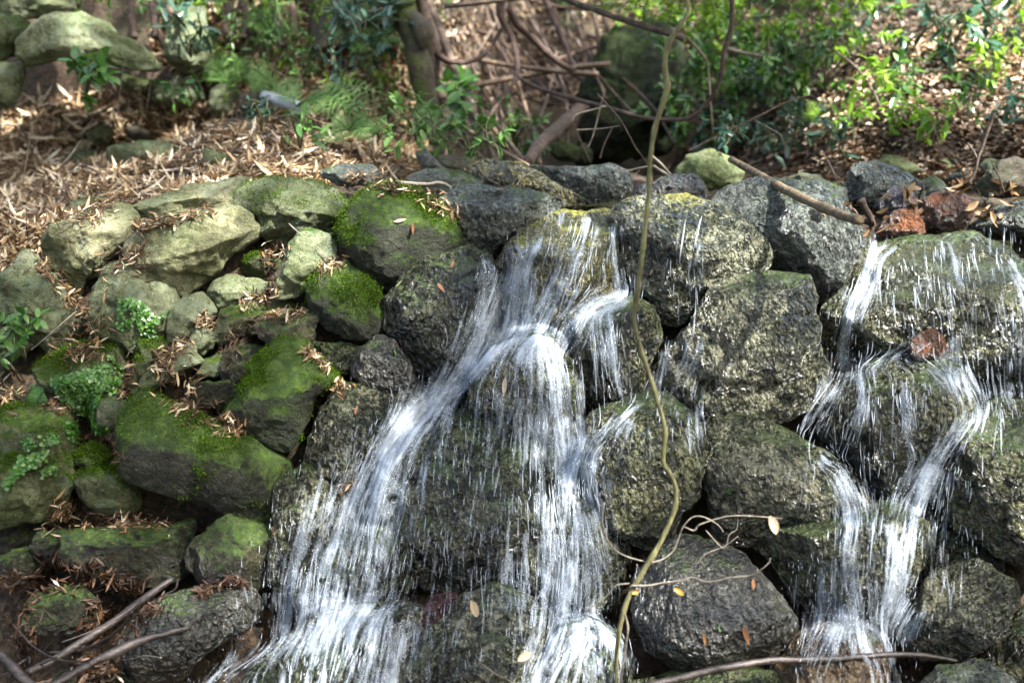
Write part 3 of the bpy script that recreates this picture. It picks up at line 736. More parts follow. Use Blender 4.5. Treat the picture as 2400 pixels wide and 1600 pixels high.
 (0, "1035,1222 1070,1203 1102,1225 1092,1270 1050,1292 1028,1260", 'wet_smooth', "small glossy knob showing through the curtain of drops", dict(push=.22, rnd=.6, group=WF)),
 (0, "1335,1030 1370,962 1430,922 1500,910 1570,950 1602,1000 1612,1070 1602,1132 1560,1192 1520,1262 1460,1252 1410,1202 1370,1142 1338,1090", 'wet_olive', "olive and black rock on the far side of the main fall behind the hanging vine", dict(push=.15, rnd=.35)),
 (0, "1622,1000 1640,965 1690,956 1760,968 1830,1008 1900,1058 1962,1120 1987,1160 1930,1182 1870,1192 1800,1212 1720,1238 1650,1232 1638,1160 1622,1080", 'wet_speckle', "hump backed wet rock with a single bright green leaf on its face", dict(push=.18, rnd=.4, fac=[(75, 46, .68), (-100, 28, .8)])),
 (0, "1465,1330 1520,1262 1580,1238 1640,1248 1700,1280 1760,1350 1822,1430 1802,1482 1740,1522 1650,1542 1560,1532 1490,1482 1462,1400", 'wet_smooth', "shiny dark boulder under the hanging twigs, white glints on its crown", dict(push=.24, rnd=.5, fac=[(85, 46, .66)], rough=.7)),
 (0, "1870,745 1900,690 1950,640 2000,570 2100,543 2230,548 2312,580 2420,650 2420,860 2300,880 2220,862 2150,842 2080,842 2000,842 1920,832 1888,790", 'wet_olive', "biggest rock of the far fall, a film of water spread over its whole face", dict(push=.10, rnd=.3, group=WF, fac=[(90, 62, .62), (-85, 14, .86)])),
 (0, "1890,960 1930,882 2000,832 2100,822 2180,852 2232,922 2202,982 2122,1062 2062,1152 1990,1152 1952,1090 1900,1040", 'wet_olive', "dark rock in the middle of the far fall framed by two white streams", dict(push=.13, rnd=.35, group=WF)),
 (0, "2165,1040 2200,980 2230,950 2280,933 2420,960 2420,1310 2330,1282 2260,1242 2180,1202 2130,1160 2140,1090", 'wet_olive', "tall olive wet rock on the outer side of the far fall", dict(push=.19, rnd=.35)),
 (0, "1730,1245 1800,1215 1900,1190 1980,1150 2060,1158 2130,1200 2122,1280 2082,1362 2022,1432 1960,1442 1880,1412 1830,1372 1790,1312", 'wet_olive', "wide wet rock under the meeting point of the two far streams", dict(push=.18, rnd=.3, group=WF)),
 (0, "2080,1380 2150,1310 2240,1298 2312,1340 2332,1390 2280,1452 2210,1502 2120,1504 2060,1452", 'wet_speckle', "rounded glistening rock near the foot of the far fall above the long wet twig", dict(push=.24, rnd=.45)),
 (0, "1775,1530 1830,1460 1890,1428 1960,1440 2010,1480 2042,1540 2042,1640 1790,1640", 'tan_wet', "orange tan wet rock at the far fall's foot crossed by the long twig", dict(push=.28, rnd=.5, group=WF)),
 (0, "2270,1490 2352,1400 2420,1400 2420,1640 2250,1640", 'wet_olive', "yellow olive rock in the lower far corner", dict(push=.25, rnd=.35)),
 (0, "2110,1580 2160,1532 2250,1518 2330,1562 2320,1650 2120,1650", 'wet_grey', "grey wet rock low under the end of the long wet twig", dict(push=.3, rnd=.45)),
 (0, "945,1510 1000,1430 1060,1380 1130,1350 1200,1370 1242,1422 1242,1510 1202,1640 945,1640", 'wet_speckle', "wet rock with a cream coloured crown at the foot of the main fall", dict(push=.24, rnd=.35, group=WF)),
 (0, "955,1450 990,1380 1040,1358 1082,1374 1052,1412 1012,1480 970,1510", 'maroon', "dark maroon wet stone at the foot of the main fall", dict(push=.2, rnd=.4, group=WF)),
 (0, "545,1590 600,1510 700,1440 800,1398 900,1388 960,1400 952,1480 930,1640 545,1640", 'wet_speckle', "broad low rock at the foot of the main fall with water sheeting sideways over it", dict(push=.25, rnd=.4, group=WF, fac=[(110, 50, .64)])),
 (0, "1225,1530 1290,1440 1350,1428 1420,1470 1442,1540 1432,1640 1215,1640", 'wet_dark', "black rock at the foot of the main fall with an arc of spray over it", dict(push=.26, rnd=.45, group=WF)),
 (0, "1440,1570 1560,1545 1700,1540 1790,1545 1810,1640 1440,1640", 'wet_dark', "low black rock under the near end of the long wet twig", dict(push=.26, rnd=.4)),
 (0, "2078,802 2108,768 2150,763 2172,800 2142,832 2092,834", 'rust', "small rusty brown stone parting the film of water on the far fall", dict(push=.24, rnd=.45, group=WF)),
 (0, "2230,930 2240,885 2300,868 2420,870 2420,975 2290,950", 'wet_dark', "dark rock behind the outermost trickle of the far fall", dict(push=.10, rnd=.3, group=WF)),
 (0, "1190,1110 1300,1050 1400,1120 1442,1240 1422,1380 1300,1442 1205,1382", 'wet_dark', "steep black rock behind the strong far leg of the main fall", dict(push=.08, rnd=.3, group=WF)),
 (0, "690,1330 780,1240 880,1210 940,1260 945,1350 880,1400 760,1410 685,1390", 'wet_dark', "black rock behind the spreading near skirt of the main fall", dict(push=.12, rnd=.35, group=WF)),
 (0, "835,1110 940,1000 1010,950 1050,1010 965,1120 930,1230 860,1240 818,1190", 'wet_dark', "wet rock under the white slanting chute of the main fall", dict(push=.08, rnd=.35, group=WF)),
 (0, "2060,1310 2120,1220 2200,1210 2300,1280 2300,1320 2150,1330 2090,1370", 'wet_dark', "black recessed rock beside the outer stream of the far fall", dict(push=.04, rnd=.3, group=WF)),
 (0, "1000,880 1050,850 1100,860 1095,960 1010,1000 960,960", 'wet_dark', "small wet rock behind the upper end of the white chute", dict(push=.05, rnd=.35, group=WF)),
 (0, "1560,940 1640,950 1640,1010 1615,1060 1570,1000", 'wet_dark', "dark narrow stone in the gap under the square shouldered block", dict(push=.04, rnd=.35)),
 # bank and background
 (0, "740,397 790,375 850,380 887,405 862,427 780,427", 'crest_grey', "low grey green stone beside the dark needle tuft at the crest end of the bank", dict(Y=4.3, rnd=.35, group=BK)),
 (4, "395,370 430,280 520,210 640,180 700,190 620,280 490,330", 'dry_grey', "flat stone almost drowned in straw leaves above the pale angular rock", dict(rnd=.3, group=BK)),
 (1, "740,1020 800,985 1080,965 1180,990 1212,1040 1192,1130 1000,1148 880,1168 800,1155 745,1095", 'dry_grey', "largest grey stone lying in the leaf litter, flat topped", dict(push=.1, rnd=.2, group=BK, fac=[(90, 58, .6), (-100, 40, .7)])),
 (1, "430,1110 500,1040 620,1030 692,1080 642,1122 500,1165 450,1145", 'dry_grey', "pale lichen stone left of the largest grey stone in the litter", dict(push=.1, rnd=.3, group=BK)),
 (1, "580,920 650,870 740,860 772,900 752,955 650,975", 'dry_green', "green tinged stone half buried above the pale lichen stone", dict(push=.1, rnd=.35, group=BK)),
 (1, "865,860 960,868 1052,900 1032,945 930,955 880,915", 'brown_dry', "small buff stone half buried above the largest grey stone", dict(push=.08, rnd=.35, group=BK)),
 (1, "1380,1020 1450,1030 1570,1050 1592,1090 1500,1132 1440,1145 1400,1085", 'dry_grey', "small wedge stone in the straw leaves right of the largest grey stone", dict(push=.1, rnd=.2, group=BK)),
 (1, "1440,620 1500,575 1600,578 1642,640 1622,765 1550,815 1440,785 1420,700", 'dry_grey', "upright rounded grey stone next to the white pipe", dict(push=.15, rnd=.5, group=BK)),
 (1, "1640,640 1760,628 1822,690 1782,765 1700,795 1642,745", 'brown_dry', "brown split stone against the end of the white pipe", dict(push=.15, rnd=.2, group=BK)),
 (1, "1000,660 1100,600 1200,530 1285,535 1362,630 1305,705 1200,725 1080,705", 'dry_grey', "jumbled grey stone at the mouth of the hollow", dict(push=.12, rnd=.2, group=BK)),
 (1, "825,500 1000,545 1190,550 1182,605 1050,625 850,605", 'dry_green', "thin mossy ledge stone under straw at the edge of the hollow", dict(push=.15, rnd=.3, group=BK)),
 (1, "130,290 160,240 330,110 560,100 740,170 800,245 900,270 1030,370 1078,460 1040,490 850,462 600,422 400,412 200,455 130,385", 'dry_grey', "big overhanging grey green outcrop roofing the dark hollow", dict(Y=5.4, rnd=.08, df=.34, db=1.7, group=BK, fac=[(85, 45, .72), (-92, 55, .72), (170, 25, .8), (20, 28, .82)])),
 (1, "-120,130 130,105 205,160 192,225 125,285 105,380 -120,430", 'dry_green', "mossy rock at the outer end of the overhanging outcrop", dict(Y=5.5, rnd=.3, db=1.2, group=BK)),
 (1, "-120,440 60,438 150,418 162,540 142,605 112,695 0,760 -120,760", 'dry_grey', "pale green rock forming the outer side of the dark hollow", dict(Y=5.4, rnd=.3, db=1.2, group=BK)),
 (1, "-60,-60 530,-60 545,60 400,75 300,115 180,125 -60,110", 'dry_grey', "grey rock with a dark crack on top of the overhanging outcrop", dict(Y=5.9, rnd=.2, db=1.0, group=BK)),
 (1, "1120,300 1160,160 1250,40 1390,60 1405,200 1442,350 1445,485 1250,490 1150,410", 'dry_grey', "blue grey rock face on the steep bank behind hanging roots", dict(Y=6.0, rnd=.2, db=.8, group=BK)),
 (2, "1590,1130 1650,900 1680,650 1760,500 1830,350 1900,285 2050,200 2200,195 2340,330 2320,700 2300,880 2230,960 2100,1060 1900,1130", 'mossy_far', "huge dark moss covered boulder in the gully behind the crest", dict(moss=10200, Y=6.9, rnd=.15, rough=2.4, df=.3, db=.6, group="boulders in the gully")),
 (2, "1430,1050 1450,990 1530,965 1622,1018 1612,1085 1500,1098", 'mossy_far', "small round mossy stone at the foot of the huge dark boulder", dict(Y=6.0, rnd=.6, group="boulders in the gully")),
 (2, "1590,1010 1660,985 1720,1050 1690,1110 1610,1110", 'mossy_far', "smaller mossy stone half behind the round one in the gully", dict(Y=6.2, rnd=.6, group="boulders in the gully")),
]
for k_, pts_, mat_, lab_, opt_ in ROCKS:
    rock(px(k_, pts_), mat_, lab_, **opt_)
# ------------------------------------------------------------------ table of the visible surface (rock and bare ground)
CELL = 4.0
NXc, NYc = 640, 440                       # covers survey -80..2480, -80..1680
DM = ground_dist(np.stack([a.ravel() for a in np.meshgrid(-80 + CELL * (np.arange(NXc) + .5), -80 + CELL * (np.arange(NYc) + .5))], 1)).reshape(NYc, NXc)
GM = DM.copy()
_rv = np.vstack(ROCK_V)
_p, _d, _ = project(_rv)
_i = ((_p + 80) / CELL).astype(int)
_ok = (_i[:, 0] >= 0) & (_i[:, 0] < NXc) & (_i[:, 1] >= 0) & (_i[:, 1] < NYc)
RM = np.full((NYc, NXc), 99.0)
np.minimum.at(RM, (_i[_ok, 1], _i[_ok, 0]), _d[_ok])
_s = RM.copy()
for dy in (-1, 0, 1):
    for dx in (-1, 0, 1):
        _s = np.minimum(_s, np.roll(np.roll(RM, dy, 0), dx, 1) + .004)
RM = np.where(RM < _s + .25, RM, _s)      # fill pinholes
RM = np.minimum(RM, _s + .02)
DM = np.minimum(DM, RM)

def blur(a, k):
    ker = np.ones(2 * k + 1) / (2 * k + 1)
    a = np.apply_along_axis(lambda r: np.convolve(np.pad(r, k, 'edge'), ker, 'valid'), 0, a)
    return np.apply_along_axis(lambda r: np.convolve(np.pad(r, k, 'edge'), ker, 'valid'), 1, a)

# where falling water goes: it leaves the rock at an edge and comes back to the face only slowly
EM = blur(DM, 1)
for j in range(1, NYc):
    EM[j] = np.minimum(EM[j], EM[j - 1] + .0022)
EM = blur(EM, 2)

def look(T, p):
    p = np.atleast_2d(p)
    fx = np.clip((p[:, 0] + 80) / CELL - .5, 0, NXc - 1.001); fy = np.clip((p[:, 1] + 80) / CELL - .5, 0, NYc - 1.001)
    i, j = fx.astype(int), fy.astype(int); a, b = fx - i, fy - j
    return (T[j, i] * (1 - a) + T[j, i + 1] * a) * (1 - b) + (T[j + 1, i] * (1 - a) + T[j + 1, i + 1] * a) * b

def on_surface(p, lift=0.0, T=None):
    p = np.atleast_2d(p)
    return CAM + rays(p) * (look(DM if T is None else T, p) - lift)[:, None]

DB = blur(DM, 3)
def surf_normal(p, e=14.0):
    p = np.atleast_2d(p)
    a = on_surface(p + [e, 0], 0, DB) - on_surface(p - [e, 0], 0, DB)
    b = on_surface(p - [0, e], 0, DB) - on_surface(p + [0, e], 0, DB)
    n = norm(np.cross(a, b))
    return np.where((np.sum(n * rays(p), 1) > 0)[:, None], -n, n)

def scatter_leaves(p, L, W, rng=RNG, lift=.004, tilt=.35, kind='lance', curl=.18, down=0.0, T=None, smoothn=True):
    """leaves lying on the visible surface at survey points p"""
    n = len(p)
    P = on_surface(p, lift, T)
    N = norm(surf_normal(p) * 1.0 + np.array([0, 0, .5]) + rng.normal(size=(n, 3)) * tilt)
    d = rng.normal(size=(n, 3)); d[:, 2] -= down * 1.5
    d = norm(d - N * np.sum(d * N, 1, keepdims=True))
    P = P - d * (np.asarray(L) * .5)[:, None]
    return leaves_vf(P, d, N, L, W, rng.normal(size=n) * curl, rng.uniform(.1, .7, n), kind)
# ------------------------------------------------------------------ dead leaves
def litter(name, label, regions, mat, L0, L1, ratio, lift=.006, kind='lance', tilt=.35, curl=.18, stack=.02, T=None, patch=-.35):
    ps = [sample_poly(poly, n) for poly, n in regions]
    p = np.vstack(ps)
    nz = pnoise(np.stack([p[:, 0] / 75, p[:, 1] / 38, 0 * p[:, 0] + len(p) % 7], 1), 14) + .5 * pnoise(np.stack([p[:, 0] / 26, p[:, 1] / 15, 0 * p[:, 0]], 1), 15)
    p = p[nz + RNG.normal(size=len(p)) * .3 > patch]; n = len(p)      # thick drifts and bare places
    L = RNG.uniform(L0, L1, n); Wd = L * RNG.uniform(ratio * .7, ratio * 1.3, n)
    V, F = scatter_leaves(p, L, Wd, RNG, lift + RNG.random(n) * stack, tilt, kind, curl, T=T)
    o = mesh_obj(name, V, F, M[mat], smooth=False)
    return tag(o, label, "leaf litter", None, 'stuff')

BANK = px(0, "-60,255 40,235 130,215 330,190 420,230 560,245 690,275 900,320 1000,352 1075,385 1000,402 900,425 800,432 690,412 560,412 480,430 400,455 320,492 290,470 262,462 215,480 140,525 108,545 95,580 40,610 -60,640")
FRONT = px(0, "-60,360 100,350 300,390 560,380 760,385 800,430 690,412 560,412 480,430 400,455 320,492 262,462 140,525 100,570 40,610 -60,640")
litter("leaf_litter", "pale straw bamboo leaves carpeting the bank above the dry wall", [(BANK, 7500), (FRONT, 6500)], 'straw', .05, .15, .125, tilt=.5, stack=.05, T=GM, curl=.25, patch=-.15)
litter("leaf_litter", "dark brown broken leaves and needles among the straw leaves of the bank", [(BANK, 6000), (px(0, "-60,300 120,280 160,520 60,600 -60,640"), 900), (px(0, "860,390 1000,350 1075,385 1000,440 930,425"), 350)], 'brown_leaf', .02, .07, .24, tilt=.6, stack=.035, curl=.3, T=GM)
litter("leaf_litter", "brown leaves over the steep bank behind the ferns", [(px(0, "380,-40 930,-40 990,330 900,320 690,270 560,240 420,200 340,110"), 5200)], 'brown_leaf', .03, .08, .3, tilt=.7, stack=.03, T=GM)
litter("leaf_litter", "buff bamboo leaves caught on the steep bank behind the ferns", [(px(0, "480,-40 900,-40 960,320 700,270 560,240 470,160"), 1500)], 'straw', .03, .09, .2, tilt=.8, stack=.04, T=GM)
litter("leaf_litter", "pale dry leaves standing in for a sun patch on the upper part of the far slope", [(px(0, "1850,270 1950,170 2080,90 2240,30 2420,-60 2420,150 2330,190 2180,190 2080,200 1960,270"), 6500)], 'straw', .025, .06, .4, kind='oval', tilt=.6, stack=.04, T=GM)  # paler leaves only in the sunny band, painting its brightness into the litter
RS = px(0, "1520,400 1640,250 1760,60 1800,-60 2060,-80 2420,-80 2420,420 2100,440 1800,420 1560,420")
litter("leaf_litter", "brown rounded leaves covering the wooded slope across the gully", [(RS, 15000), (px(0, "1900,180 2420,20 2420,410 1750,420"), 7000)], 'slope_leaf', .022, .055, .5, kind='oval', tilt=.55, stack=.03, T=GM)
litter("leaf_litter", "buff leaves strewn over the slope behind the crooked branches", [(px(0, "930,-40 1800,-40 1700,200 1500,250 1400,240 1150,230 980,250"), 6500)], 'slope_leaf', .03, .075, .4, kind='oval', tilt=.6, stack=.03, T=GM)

# leaves and needles lodged between the rocks
def crevice(name, label, lines, mat, per, L0, L1, ratio, tilt=.6, lift=.008, kind='lance'):
    pts = []
    for k, s, w in lines:
        c = px(k, s); n = int(per * (np.linalg.norm(np.diff(c, axis=0), axis=1).sum() / 60 + .4))
        q = spline(c, 200)[RNG.integers(0, 200, n)]
        pts.append(q + RNG.normal(size=(n, 2)) * w * .33)
    p = np.vstack(pts); n = len(p); L = RNG.uniform(L0, L1, n)
    V, F = scatter_leaves(p, L, L * RNG.uniform(.7, 1.3, n) * ratio, RNG, lift + RNG.random(n) * .014, tilt, kind, .25)
    return tag(mesh_obj(name, V, F, M[mat], smooth=False), label, "leaf litter", None, 'stuff')
CREV = [(4, "270,620 340,690 430,800 520,910 600,980", 30), (4, "440,1200 540,1180 640,1130 620,1050 590,960", 80), (4, "720,660 860,620 940,600 880,540", 60),
        (4, "920,350 980,400 1040,360 1150,330 1300,300 1450,270", 26), (4, "560,300 700,240 640,300 480,350", 40), (4, "1620,910 1740,880 1830,850 1860,800", 35),
        (4, "1060,1380 1110,1290 1180,1230 1290,1180", 34), (4, "1790,1010 1900,985 2060,960", 22), (4, "2180,680 2250,640 2330,620", 34), (4, "1790,520 1850,560 1930,540", 34),
        (7, "1140,350 1200,300 1260,270 1340,240", 60), (7, "1200,420 1300,460 1420,500 1560,560 1640,630", 42), (7, "840,350 870,250 880,150", 24), (7, "300,440 360,420 400,470", 30),
        (7, "640,60 560,40 480,70", 30), (7, "350,1280 400,1180 430,1120", 50), (7, "460,1230 700,1220 900,1220 1150,1215", 30), (7, "60,200 80,330 50,400", 50), (4, "1440,1080 1400,1000 1380,1040", 26),
        (5, "250,100 400,90 560,130 650,220 760,290", 34), (5, "60,70 200,60 330,40", 50), (7, "2290,300 2330,330 2290,250", 24), (11, "0,250 60,220 100,220", 14), (7, "2080,50 2160,110 2230,190", 14)]
crevice("lodged_leaves", "pale dead bamboo leaves lodged in the joints of the dry wall", CREV, 'straw', 15, .016, .05, .18, .9)
crevice("lodged_leaves", "tan and brown leaf pieces packed in the joints of the dry wall", CREV, 'brown_leaf', 20, .014, .05, .22, .9)
crevice("lodged_leaves", "brown needles and rotted leaf scraps lodged in the joints of the wall", CREV + [(4, "250,330 330,420 200,480 60,540 20,620", 90), (4, "1620,1130 1700,1080 1740,1040", 60), (4, "1540,1220 1600,1150 1650,1110", 40), (7, "1540,100 1580,30 1620,0", 26), (4, "1800,590 1850,610 1840,700", 40), (7, "740,760 800,760 820,800", 30)], 'debris', 40, .012, .045, .10, .9)
WET = [(10, "0,900 150,950 300,860 450,820 700,860 850,950 900,960", 60), (10, "650,1030 720,1100 800,1080 950,1040 1050,1010", 60), (10, "0,1000 60,1150 100,1300 180,1400", 110), (10, "620,1230 700,1180 780,1180", 50), (10, "550,1420 620,1500 800,1420", 60), (10, "1350,960 1450,910 1600,880 1650,890", 14)]
crevice("wet_leaf_heap", "soaked brown leaves heaped round the sticks at the foot of the wall", WET, 'wet_leaf', 60, .014, .048, .26, .9)
crevice("wet_leaf_heap", "black rotted scraps under the soaked leaves at the foot of the wall", WET, 'debris', 40, .02, .07, .12, .9)
crevice("crest_leaf_heap", "dark curled leaves jammed between the brown stones on the crest", [(3, "1130,1400 1200,1440 1290,1500 1340,1470", 60), (3, "1500,1290 1570,1330 1600,1380", 30), (3, "1830,1290 1900,1250 1980,1200 1960,1290", 50), (3, "1980,1340 2080,1350 2180,1320 2260,1340", 60), (3, "2000,1470 2060,1450 2080,1400", 30)], 'brown_leaf', 12, .03, .07, .35, .9)

# single leaves one can point at
LEAVES = [
 (5, "270,170", (-60, 120), .055, 'leaf_pale', "pale curled leaf on the crown of the big mossy crest boulder"),
 (5, "553,240", (0, 100), .055, 'leaf_olive', "olive leaf standing on the upper flank of the big mossy crest boulder"),
 (5, "400,340", (90, -20), .06, 'leaf_pale', "buff leaf in the middle of the moss on the crest boulder"),
 (5, "487,395", (0, 90), .055, 'leaf_brown', "brown shrivelled leaf low on the mossy crest boulder"),
 (5, "660,458", (100, -15), .055, 'leaf_green', "fresh green leaf lying flat near the lower edge of the mossy crest boulder"),
 (5, "690,190", (20, 100), .06, 'leaf_pale', "long buff leaf in the cleft beside the mossy crest boulder"),
 (5, "1080,130", (30, 60), .05, 'leaf_pale', "cream leaf on the crest stone next to an orange one"),
 (5, "1065,75", (70, 0), .04, 'leaf_orange', "orange leaf on the crest beside a cream leaf"),
 (5, "757,640", (-20, 90), .05, 'leaf_orange', "orange brown leaf near the top of the large wet black rock"),
 (5, "680,800", (50, 120), .07, 'leaf_brown', "long brown leaf pasted on the large wet black rock"),
 (5, "395,770", (-40, 80), .045, 'leaf_olive', "pale olive leaf on the near edge of the large wet black rock"),
 (5, "1110,1470", (-15, 170), .085, 'leaf_pale', "pale straw leaf washed against the rock in mid fall"),
 (5, "365,1240", (0, 60), .035, 'leaf_green', "green leaf stuck on the shiny black ball shaped stone"),
 (5, "2110,690", (-40, 60), .035, 'leaf_pale', "pinkish buff leaf on the wet boulder between the falls"),
 (9, "318,1020", (-25, 80), .035, 'leaf_green', "bright green leaf on the hump backed wet rock"),
 (12, "480,900", (-20, 120), .06, 'leaf_orange', "orange leaf hanging at the edge of the shiny dark boulder"),
 (12, "430,1240", (60, 190), .085, 'leaf_brown', "long red brown leaf on the lower flank of the shiny dark boulder"),
 (12, "150,1270", (20, 90), .045, 'leaf_orange', "amber pointed leaf low on the shiny dark boulder"),
 (12, "250,1200", (20, 50), .022, 'leaf_green', "tiny green leaf between the amber and the red brown leaf"),
 (7, "1865,1290", (30, 90), .045, 'leaf_orange', "orange brown leaf on the dark side of the wet speckled rock"),
 (7, "1160,510", (30, 70), .04, 'leaf_pale', "small cream leaf on the moss of the longest slab"),
 (7, "815,390", (120, 60), .06, 'leaf_pale', "tan pointed leaf above the small round pale stone"),
 (7, "600,1280", (70, 20), .04, 'leaf_pale', "buff leaf over the edge of the flat topped dark block"),
 (7, "845,1300", (-30, 70), .045, 'leaf_brown', "brown leaf hanging down the front of the flat topped dark block"),
 (10, "935,1230", (60, 70), .045, 'leaf_orange', "oval red brown leaf lying against the fallen branch"),
 (8, "90,300", (25, 70), .035, 'leaf_orange', "orange leaf under the shiny black ball shaped stone"),
 (8, "100,470", (-30, 130), .055, 'leaf_brown', "brown leaf pasted on the wet rock under the ball shaped stone"),
 (3, "1650,1020", (80, 5), .05, 'leaf_yellow', "yellow leaf on the slope above the yellow green stones"),
 (3, "2040,1470", (-60, 70), .06, 'leaf_pale', "big dry tan leaf on the sloping slab at the far end of the crest"),
 (4, "1930,520", (5, 70), .04, 'leaf_pale', "oval tan leaf standing between the small mossy block and the upright rock"),
]
for k_, s_, (dx, dy), L, mt, lab in LEAVES:
    p = px(k_, s_); L = L * .7
    P = on_surface(p, .007)
    N = surf_normal(p)
    v = (RIGHT * dx - UP * dy)[None]; v = norm(v - N * np.sum(v * N))
    V, F = leaves_vf(P - v * L / 2, v, N, np.array([L]), np.array([L * .27]), np.array([.08]), np.array([.3]), 'oval' if 'oval' in lab or 'amber' in lab else 'lance')
    tag(mesh_obj("fallen_leaf", V, F, M[mt]), lab, "leaf", "single leaves lying on the rocks")

litter("twig_litter", "thin dark twigs and leaf stalks lying in the straw on the bank", [(BANK, 4200)], 'debris', .04, .15, .05, tilt=.5, stack=.05, T=GM, curl=.3)
# ------------------------------------------------------------------ plants
def stem_pts(a, b, sag=0.0, wob=.03, n=7, rng=RNG):
    t = np.linspace(0, 1, n)[:, None]
    P = a * (1 - t) + b * t + np.array([0, 0, 1.0]) * sag * (4 * t * (1 - t))
    P[1:-1] += rng.normal(size=(n - 2, 3)) * wob * np.linalg.norm(b - a)
    return spline(P, 16)

def shrub(base, tips, label, mat='shrub', L=(.04, .07), ratio=.42, per=16, spread=.16, group="shrubs over the gully", name="shrub", stem='stem', r=.006, kind='oval', droop=.2, whorl=True, cat="shrub"):
    """stems from the base to tips; leaves in sprays along the outer part of each stem and its side twigs"""
    o = thing(name, base, label, cat, group)
    tubes, lv = [], []
    for tip in tips:
        S = stem_pts(np.asarray(base, float), np.asarray(tip, float), .08)
        tubes.append(tube_vf(S, [r, r * .35], 5))
        for q in range(4):
            i = RNG.integers(8, 16); c = S[i]
            e = c + norm(RNG.normal(size=3) + (tip - base) * .6) * spread * RNG.uniform(.5, 1.2)
            tw = stem_pts(c, e, .02)
            tubes.append(tube_vf(tw, [r * .4, r * .2], 4))
            n = max(3, per // 4)
            if whorl:
                c2 = tw[RNG.integers(10, 16, n)]
            else:
                c2 = tw[RNG.integers(3, 16, n)]
            d = norm(RNG.normal(size=(n, 3)) * .8 + (e - c) / np.linalg.norm(e - c) * .7 - np.array([0, 0, droop]))
            nn = norm(RNG.normal(size=(n, 3)) * .35 + np.array([0, -.25, 1]))
            LL = RNG.uniform(*L, n)
            lv.append(leaves_vf(c2, d, nn, LL, LL * ratio, RNG.normal(size=n) * .12 - .1, .25, kind))
    V, F = join_tubes(tubes)
    mesh_obj("stem", V, F, M[stem], o)
    V, F = join_vf(lv)
    mesh_obj("foliage", V, F, M[mat], o)
    return o

def shrub_px(k, base, tips, Y, label, **kw):
    """base and tips as survey points; each tip a little nearer or farther than the base"""
    b = px(k, base)[0]
    B = on_ground(b[None])[0] if Y is None else at_y(b[None], Y)[0]
    T = px(k, tips)
    Ts = at_y(T, B[1] + RNG.uniform(-.35, .1, len(T)))
    return shrub(B, Ts, label, **kw)

